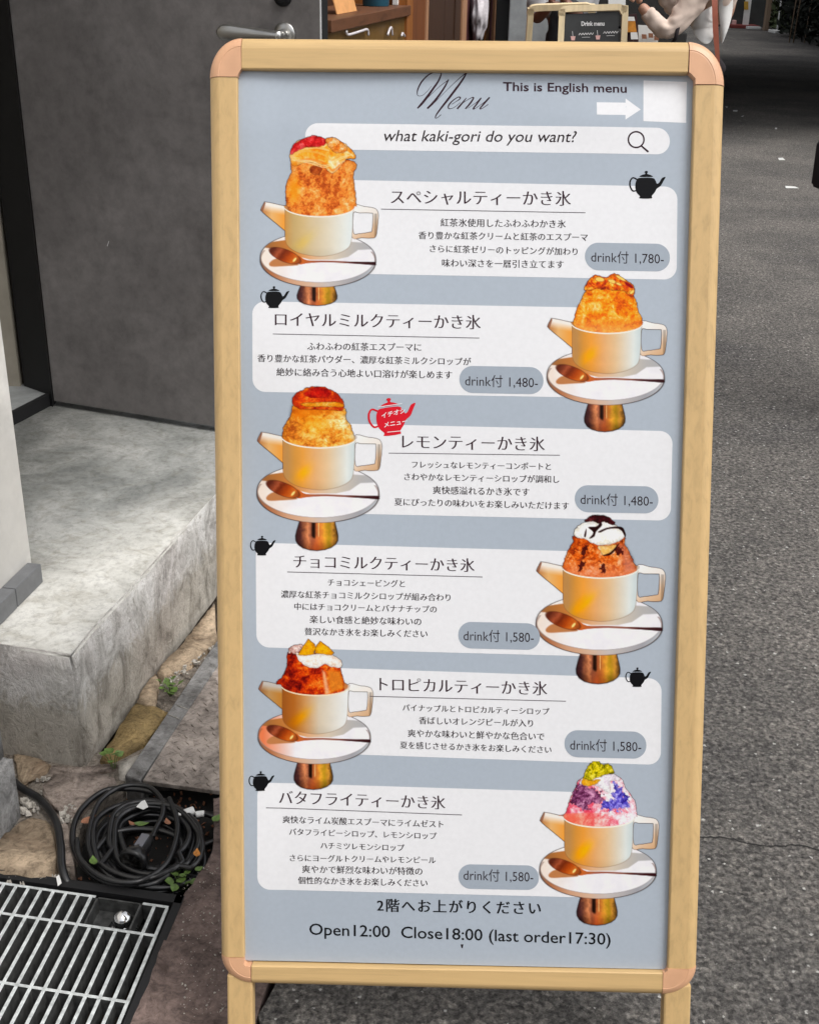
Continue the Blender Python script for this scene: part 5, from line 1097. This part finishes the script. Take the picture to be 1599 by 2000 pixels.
M['beige'] = plain('beige_cotton', (.66, .53, .45), .85, var=.12, sc=14, bmp=.3); M['linen'] = plain('pale_linen', (.66, .65, .63), .85, var=.1, sc=10); M['plum'] = plain('dark_plum_cloth', (.008, .004, .006), .9); M['strap'] = plain('brown_leather', (.30, .085, .05), .5)
M['greys'] = plain('grey_cotton', (.36, .36, .37), .85, var=.15, sc=12); M['apron'] = plain('dark_apron', (.018, .02, .026), .8); M['navy'] = plain('navy_cloth', (.008, .007, .016), .8); M['shoe'] = plain('shoe', (.03, .03, .03), .6)
def head(par, c, r, face, skinm, hairm):
    face = Vector(face).normalized(); side = Vector((0, 0, 1)).cross(face); bm = bmesh.new(); bmesh.ops.create_icosphere(bm, subdivisions=3, radius=1)
    for v in bm.verts:
        p = v.co.copy(); jaw = 1-.28*max(0, -p.z)
        v.co = c+face*(p.x*r*.95*jaw+(.18*r if p.x > .8 and abs(p.y) < .25 and -.3 < p.z < .2 else 0))+side*(p.y*r*.78*jaw)+Vector((0, 0, p.z*r*1.25))
    frombm('head', bm, skinm, par, True)
    bm = bmesh.new(); bmesh.ops.create_icosphere(bm, subdivisions=3, radius=1)
    for v in bm.verts:
        p = v.co.copy(); v.co = c-face*r*.16+Vector((0, 0, r*.16))+face*(p.x*r*1.0)+side*(p.y*r*.9)+Vector((0, 0, p.z*r*1.25))
    frombm('hair', bm, hairm, par, True)
    for sy in (-1, 1):
        lathe('eye', c+face*r*.9+side*sy*r*.3+Vector((0, 0, r*.05)), face, [(.012, 0), (.009, .004), (.001, .006)], hairm, par, 10)
        lathe('ear', c+side*sy*r*.76, side*sy, [(.02, -.005), (.022, .006), (.01, .012)], skinm, par, 10)
    V = [c+face*r*.93-side*.022-Vector((0, 0, r*.62)), c+face*r*.96-Vector((0, 0, r*.57)), c+face*r*.93+side*.022-Vector((0, 0, r*.62)), c+face*r*.95-Vector((0, 0, r*.68))]
    mesh('mouth', V, [(0, 1, 2, 3)], M['maroon'], par)
def hand(par, w, d, upv, mat, s=1.):
    """w wrist, d direction of the hand, upv back-of-hand normal"""
    w, d, upv = Vector(w), Vector(d).normalized(), Vector(upv); sd_ = d.cross(upv).normalized(); J = {'w': (w, .024*s), 'p': (w+d*.05*s, (.036*s, .018*s))}; E_ = [('w', 'p')]
    skin('palm', J, E_, mat, par, 2)
    for k, (o_, L) in enumerate(((-.027, .062), (-.009, .072), (.009, .068), (.027, .052))):
        b0 = w+d*.065*s+sd_*o_*s; b1 = b0+d*L*.5*s; b2 = b1+(d*.7-upv*.7)*L*.5*s; skin('finger', {'a': (b0, .0095*s), 'b': (b1, .0085*s), 'c': (b2, .007*s)}, [('a', 'b'), ('b', 'c')], mat, par, 2)
    b0 = w+d*.02*s-sd_*.025*s; skin('thumb', {'a': (b0, .011*s), 'b': (b0+(d-sd_)*.025*s, .010*s), 'c': (b0+(d*1.6-sd_)*.032*s, .008*s)}, [('a', 'b'), ('b', 'c')], mat, par, 2)
def legs(par, hip, w, z, mat, shoem, face, r=.075):
    side = Vector((0, 0, 1)).cross(Vector(face)).normalized(); hip = Vector(hip); face = Vector(face).normalized()
    J = {'pel': (hip, (.11, .095)), }; E_ = []
    for n_, s_ in (('l', 1), ('r', -1)):
        h = hip+side*.085*s_-Vector((0, 0, .08)); J[n_+'h'] = (h, r*1.12); k = Vector((h.x, h.y, z+.47))+face*.02; J[n_+'k'] = (k, r*.78); a = Vector((h.x, h.y, z+.07))-face*.01+side*.01*s_; J[n_+'a'] = (a, r*.66)
        E_ += [('pel', n_+'h'), (n_+'h', n_+'k'), (n_+'k', n_+'a')]
        skin('shoe', {'a': (a+Vector((0, 0, -.03))-face*.04, .035), 'b': (a+face*.08+Vector((0, 0, -.035)), (.042, .033)), 'c': (a+face*.17+Vector((0, 0, -.045)), .024)}, [('a', 'b'), ('b', 'c')], shoem, par)
    return skin('trousers', J, E_, mat, par)
# woman in the beige shirt, arms raised taking a picture, facing left
pb = thing('person', (1.52, 6.6, 0), 'person in a beige shirt raising both arms, shirt tails over dark trousers', 'person')
Yb = 6.6; hipb = yp(1386, 92, Yb); fl = Vector((-1, -.1, 0)).normalized()
legs(pb, hipb-Vector((.015, 0, .03)), .1, 0, M['plum'], M['shoe'], fl, .064)
chest = Vector((hipb.x+.01, Yb, hipb.z+.33)); neck = chest+Vector((-.02, 0, .20)); shL = chest+Vector((0, -.17, .12)); shR = chest+Vector((0, .17, .12))
el1 = yp(1302, 68, Yb-.22); wr1 = yp(1249, 8, Yb-.20); el2 = yp(1322, 30, Yb+.15); wr2 = yp(1286, -30, Yb+.05)
skin('body', {'c': (chest, (.10, .12)), 'b': (hipb+Vector((0, 0, .1)), .10), 'n': (neck, .055), 'h': (neck+Vector((-.02, 0, .08)), .05), 'sl': (shL, .06), 'e1': (el1, .036), 'w1': (wr1, .026), 'sr': (shR, .06), 'e2': (el2, .036), 'w2': (wr2, .026)}, [('c', 'b'), ('c', 'n'), ('n', 'h'), ('c', 'sl'), ('sl', 'e1'), ('e1', 'w1'), ('c', 'sr'), ('sr', 'e2'), ('e2', 'w2')], M['skin'], pb)
skin('shirt', {'c': (chest, (.135, .15)), 'b': (hipb+Vector((0, 0, .12)), (.12, .13)), 'n': (neck-Vector((0, 0, .05)), .07), 'sl': (shL, .082), 'm1': ((shL+el1)/2, .066), 'e1': (el1, .054), 'f1': ((el1+wr1)/2, .05), 'w1': (wr1+Vector((.02, 0, -.02)), .036), 'sr': (shR, .082), 'e2': (el2, .052), 'w2': (wr2, .036)}, [('c', 'b'), ('c', 'n'), ('c', 'sl'), ('sl', 'm1'), ('m1', 'e1'), ('e1', 'f1'), ('f1', 'w1'), ('c', 'sr'), ('sr', 'e2'), ('e2', 'w2')], M['beige'], pb)
def tail(pts, Y0, bulge, name='shirt_tail'):
    P = spline([(x, y) for x, y in pts], 4, True); r_ = delaunay_2d_cdt([Vector((float(a), float(b))) for a, b in P], [(i, (i+1) % len(P)) for i in range(len(P))], [], 1, 1e-4); bm = bmesh.new(); cx_ = P[:, 0].mean(); hw = np.ptp(P[:, 0])/2
    vs = [bm.verts.new(yp(v[0], v[1], Y0-bulge*(1-((v[0]-cx_)/hw)**2))) for v in r_[0]]
    for f in r_[2]: bm.faces.new([vs[i] for i in f])
    o = frombm(name, bm, M['linen'], pb, True); o.modifiers.new('t', 'SOLIDIFY').thickness = .006; return o
tail([(1350, 45), (1356, 66), (1366, 80), (1378, 86), (1388, 80), (1394, 64), (1396, 45), (1396, 10), (1360, 30)], Yb-.15, .05)
tail([(1403, 10), (1406, 50), (1409, 84), (1417, 68), (1425, 45), (1430, 15), (1428, -15), (1410, -15)], Yb-.13, .04)
stp = [yp(1398, -60, Yb-.2), yp(1396, 0, Yb-.23), yp(1397, 45, Yb-.22), yp(1399, 80, Yb-.2), yp(1402, 118, Yb-.17), yp(1404, 140, Yb-.14)]; V = []
for i, p in enumerate(spline([tuple(p) for p in stp], 5)):
    w_ = .015-.009*max(0, (i-14)/12); V += [Vector(p)-Vector((w_, 0, 0)), Vector(p)+Vector((w_, .01, 0))]
bg_ = mesh('bag_strap', V, [(2*i, 2*i+1, 2*i+3, 2*i+2) for i in range(len(V)//2-1)], M['strap'], pb)
tubes('wristband', [([el1+Vector((.02, -.0, -.055)), el1+Vector((.035, -.05, -.01)), el1+Vector((.045, -.03, .045))], .010)], M['plum'], pb, 8)
head(pb, neck+Vector((-.04, 0, .22)), .10, fl, M['skin'], M['hair'])
hand(pb, wr1, (-.25, 0, 1), (0, -1, 0), M['skin'], .9); hand(pb, wr2, (-.6, 0, .8), (0, -1, 0), M['skin'])
ph = box('phone', (wr1+wr2)/2+Vector((-.16, -.05, .02)), (.01, .0, .0), (.0, .15, 0), (0, 0, .075), M['black'], None, .003); props(ph, 'black phone held up by the person in the beige shirt', 'phone')
# staff member behind the board
pa = thing('person', (1.0, 8.2, 0), 'staff person with rolled grey sleeves and dark apron behind the chalkboard', 'person')
Ya = 8.2; hipa = yp(1098, 110, Ya); fl = Vector((.4, -1, 0)).normalized(); legs(pa, hipa, .1, 0, M['apron'], M['shoe'], fl)
chest = hipa+Vector((0, 0, .36)); neck = chest+Vector((0, 0, .2)); shL = chest+Vector((-.17, 0, .1)); shR = chest+Vector((.17, .03, .1)); e1 = yp(1046, 38, Ya-.1); w1 = yp(1075, 8, Ya-.3); e2 = yp(1140, 40, Ya+.05); w2 = yp(1104, 4, Ya-.3)
skin('body', {'c': (chest, (.12, .10)), 'b': (hipa+Vector((0, 0, .1)), .11), 'n': (neck, .055), 'h': (neck+Vector((0, 0, .08)), .05), 'sl': (shL, .06), 'e1': (e1, .042), 'w1': (w1, .03), 'sr': (shR, .06), 'e2': (e2, .042), 'w2': (w2, .03)}, [('c', 'b'), ('c', 'n'), ('n', 'h'), ('c', 'sl'), ('sl', 'e1'), ('e1', 'w1'), ('c', 'sr'), ('sr', 'e2'), ('e2', 'w2')], M['skin2'], pa)
skin('shirt', {'c': (chest, (.15, .12)), 'b': (hipa+Vector((0, 0, .15)), (.14, .115)), 'n': (neck-Vector((0, 0, .05)), .07), 'sl': (shL, .085), 'm1': ((shL+e1)/2, .08), 'e1': (e1+Vector((0, 0, .0)), .066), 'sr': (shR, .085), 'e2': (e2, .066)}, [('c', 'b'), ('c', 'n'), ('c', 'sl'), ('sl', 'm1'), ('m1', 'e1'), ('c', 'sr'), ('sr', 'e2')], M['greys'], pa)
skin('apron', {'a': (chest+Vector((.02, -.04, .0)), (.13, .10)), 'b': (hipa+Vector((0, -.03, .05)), (.17, .13)), 'c': (hipa+Vector((0, -.03, -.4)), (.19, .12))}, [('a', 'b'), ('b', 'c')], M['apron'], pa)
head(pa, neck+Vector((0, -.02, .22)), .105, fl, M['skin2'], M['hair']); hand(pa, w1, (.2, -.2, 1), (0, -1, 0), M['skin2']); hand(pa, w2, (-.5, -.2, .5), (0, -1, 0), M['skin2'])
# passer-by at the right edge, only the navy bag reaches into view
pn = thing('person', (1.86, 3.8, 0), 'passer-by in dark clothes, mostly cut off by the right edge', 'person')
hipn = Vector((1.80, 3.85, .92)); fl = Vector((.2, -1, 0)).normalized(); legs(pn, hipn, .1, 0, M['navy'], M['shoe'], fl)
chest = hipn+Vector((0, 0, .36)); neck = chest+Vector((0, 0, .2)); shL = chest+Vector((-.18, 0, .1)); shR = chest+Vector((.18, 0, .1)); e1 = shL+Vector((-.05, .0, -.27)); w1 = e1+Vector((.0, -.05, -.22)); e2 = shR+Vector((.05, 0, -.27)); w2 = e2+Vector((0, -.05, -.24))
Jn = {'c': (chest, (.14, .11)), 'b': (hipn+Vector((0, 0, .08)), (.13, .11)), 'n': (neck, .06), 'h': (neck+Vector((0, 0, .08)), .05), 'sl': (shL, .07), 'e1': (e1, .048), 'w1': (w1, .032), 'sr': (shR, .07), 'e2': (e2, .048), 'w2': (w2, .032)}
skin('body', Jn, [('c', 'b'), ('c', 'n'), ('n', 'h'), ('c', 'sl'), ('sl', 'e1'), ('e1', 'w1'), ('c', 'sr'), ('sr', 'e2'), ('e2', 'w2')], M['navy'], pn)
head(pn, neck+Vector((0, -.02, .22)), .105, fl, M['skin'], M['hair']); hand(pn, w1, (0, -.1, -1), (-1, 0, 0), M['skin']); hand(pn, w2, (0, -.1, -1), (1, 0, 0), M['skin'])
# bag in the left hand
Yn = 3.6; b0, b1, b2, b3 = yp(1581.5, 361, Yn), yp(1593, 275, Yn), yp(1700, 262, Yn), yp(1715, 372, Yn); bm = bmesh.new()
q = [b0, yp(1594, 367, Yn), b3, b2, yp(1600, 270, Yn), b1]; lo = [bm.verts.new(p) for p in q]; hi = [bm.verts.new(p+Vector((.02, -.09, 0))) for p in q]; bm.faces.new(lo); bm.faces.new(hi[::-1])
for k in range(6): bm.faces.new((lo[k], hi[k], hi[(k+1) % 6], lo[(k+1) % 6]))
bmesh.ops.bevel(bm, geom=list(bm.edges), offset=.006, segments=2, affect='EDGES')
tote = thing('handbag', b0, 'navy bag corner poking in at the right edge of the picture', 'bag'); frombm('bag_body', bm, M['navy'], tote, True)
m_ = (b1+b2)/2; tubes('handle', [(spline([tuple(b1+Vector((.03, .045, -.01))), tuple(w1+Vector((-.01, 0, -.07))), tuple(b2+Vector((-.02, .045, -.01)))], 8), .006)], M['navy'], tote, 8)

# ------------------------------------------------------------------ far end of the alley
M['fence'] = plain('grey_panel', (.34, .35, .35), .8, var=.3, sc=4); M['fenced'] = plain('dark_panel', (.035, .038, .038), .8, var=.3, sc=4); M['wpost'] = woodish('weathered_post', (.28, .20, .14), 2, .6, .7, 12)
M['redt'] = plain('red_base', (.20, .035, .03), .8); M['leafd'] = plain('dark_leaves', (.010, .014, .008), .7, var=.6, sc=3); M['leafm'] = plain('mid_leaves', (.09, .115, .05), .7, var=.6, sc=3); M['bark'] = plain('bark', (.05, .04, .03), .9)
M['yel'] = plain('yellow_print', (.62, .36, .05), .5)
def gy(x, y):  # depth of the ground at a reading
    return float(onz(x, y, 0)[1])
def farbox(name, x0, x1, yb, mat, h, lab, cat, dep=.3, par=None, z0=0., push=0.):
    Y_ = gy((x0+x1)/2, yb)+push; a, b = yp(x0, yb, Y_), yp(x1, yb, Y_)
    o = box(name, (a.x, Y_, z0), (b.x-a.x, 0, 0), (0, dep, 0), (0, 0, h), mat, par, .01)
    return props(o, lab, cat) if lab else o
farbox('grey_wall_panel', 1455, 1484, 50, M['fence'], 2.4, 'grey wall panel behind the yellow street sign', 'wall panel', push=.6)
farbox('dark_doorway', 1462, 1483, 44, M['fenced'], 2.2, 'dark doorway panel at the far end of the alley', 'doorway', dep=.2, push=.1)
farbox('pale_wall', 1484, 1500, 52, M['fence'], 2.6, 'pale grey wall strip left of the wooden post, far away', 'wall panel')
farbox('wooden_post', 1492, 1501, 56, M['wpost'], 2.6, 'weathered wooden post at the far end of the alley', 'post', dep=.15, push=-.6)
farbox('white_board_fence', 1500, 1516, 56, M['wall'], 2.4, 'white board fence right of the wooden post', 'fence', push=-.3)
farbox('grey_garden_wall', 1514, 1535, 58, M['fence'], 1.7, 'grey garden wall with plants at the far end', 'wall')
farbox('red_plinth', 1428, 1484, 54, M['redt'], .06, 'red painted plinth along the far wall', 'plinth', dep=.5, push=-.2)
farbox('red_brown_column', 1430, 1446, 50, M['maroon'], 2.6, 'dark red column behind the person in beige', 'column', push=.2)
farbox('pink_bucket', 1430, 1437, 50, M['pinkc'], .14, 'small pink bucket at the foot of the dark red column', 'bucket', dep=.14, push=-.5)
sg = thing('street_sign', (6, 24, 0), 'white sign post with a yellow plate at the far end', 'sign post'); Ys = gy(1456, 51)-.5
a_, b_ = yp(1450, 50, Ys), yp(1461, 50, Ys); sg.location = (a_.x, Ys, 0); box('post_board', (a_.x, Ys, 0), (b_.x-a_.x, 0, 0), (0, .06, 0), (0, 0, .95), M['paper'], sg); ysheet('yellow_plate', [(1453, 2), (1461, 2), (1461, 18), (1453, 18)], Ys-.02, M['yel'], sg, .01)
farbox('white_slab', 1461, 1486, 55, M['paper'], .05, 'white slab lying on the ground before the far wall', 'slab', dep=.35, push=-.3)
farbox('white_slab', 1512, 1528, 65, M['paper'], .05, 'white slab lying by the dark hedge', 'slab', dep=.5)
farbox('thin_white_pole', 1516.5, 1519, 56, M['paper'], 1.2, 'thin white pole in front of the grey garden wall', 'pole', dep=.04, push=-.8)
endw = box('far_building', (-2, 27.5, 0), (40, 0, 0), (0, 4, 0), (0, 0, 8), M['fenced'], None); props(endw, 'dark building closing the far end of the alley', 'building')
def bush(name, c, rx, ry, h, n, mat, lab, cat='hedge', s0=.05, s1=.12, trunk=True):
    t = thing(name, (c[0], c[1], 0), lab, cat); V, Fc = [], []
    for i in range(n):
        u = random.uniform(-1, 1); v = random.uniform(-1, 1); w = random.uniform(0, 1)
        p = Vector((c[0]+rx*u, c[1]+ry*v, .05+h*w)); s = random.uniform(s0, s1); a = Vector((random.gauss(0, 1), random.gauss(0, 1), random.gauss(0, .7))).normalized(); b = a.orthogonal().normalized(); b = (b*math.cos(i)+a.cross(b)*math.sin(i)); k = len(V)
        V += [p-a*s, p+b*s*.45, p+a*s, p-b*s*.45]; Fc.append((k, k+1, k+2, k+3))
    o = mesh('foliage', V, Fc, mat, t); o['kind'] = 'stuff'
    if trunk: tubes('stem', [([(c[0]+dx, c[1]+dy, 0), (c[0]+dx*1.4, c[1]+dy, h*.9)], .03) for dx, dy in ((0, 0),)], M['bark'], t, 6)
    return t
hx = [yp(1533, 74, gy(1533, 74)), yp(1562, 84, gy(1562, 84)), yp(1592, 94, gy(1592, 94))]
bush('hedge', (hx[0].x+.75, hx[0].y+.4), .75, .6, 2.4, 2600, M['leafd'], 'dark hedge at the far right, the one next to the grey garden wall')
bush('hedge', (hx[1].x+.9, hx[1].y+.2), .85, .8, 2.4, 3000, M['leafd'], 'dark hedge in the upper right corner, nearer than the first')
bush('hedge', (hx[2].x+1.0, hx[2].y), .95, 1., 2.4, 3000, M['leafd'], 'dark hedge cut by the right edge of the picture')
Yg = gy(1525, 58)-.2; c_ = yp(1526, 30, Yg); bush('garden_plant', (c_.x, Yg), .25, .2, 1.3, 420, M['leafm'], 'grey-green garden plant against the far grey wall', 'plant')
for i, x in enumerate((1541, 1549, 1571)):
    Yp = gy(x, 80)-.4; a_ = yp(x, 80, Yp); props(tubes('bamboo_cane', [([(a_.x, Yp, 0), (a_.x+.05, Yp, 1.9)], .012)], M['wpost'], None, 6), ['thin pale cane in the dark hedge, leftmost', 'thin pale cane in the dark hedge, middle one', 'thin pale cane in the dark hedge, nearest the picture edge'][i], 'cane', 'canes in the hedge')
dk = box('overhead_shade_slab', (-1.5, 10.4, 2.35), (14, -.5, 0), (0, 9.0, 0), (0, 0, .6), M['wall'], None); dk.data.materials.clear(); dk.data.materials.append(M['fenced']); props(dk, 'unseen dark slab added over the alley to shade the road, above the picture', 'shade slab')  # unseen slab, added and sized to keep sky light off the road below
rw = box('opposite_building', (8.2, 9.5, 0), (.3, 16, 0), (4, 0, 0), (0, 0, 7), M['fenced'], None); props(rw, 'dark building along the right side of the alley', 'building')

bb = box('reflection_block', (-8, -7.2, 0), (18, 0, 0), (0, 1, 0), (0, 0, 3.6), M['fence'], None); props(bb, 'low grey block added behind the camera to darken the poster reflection, unseen', 'building')  # unseen block, added so the flat poster mirrors something darker than sky
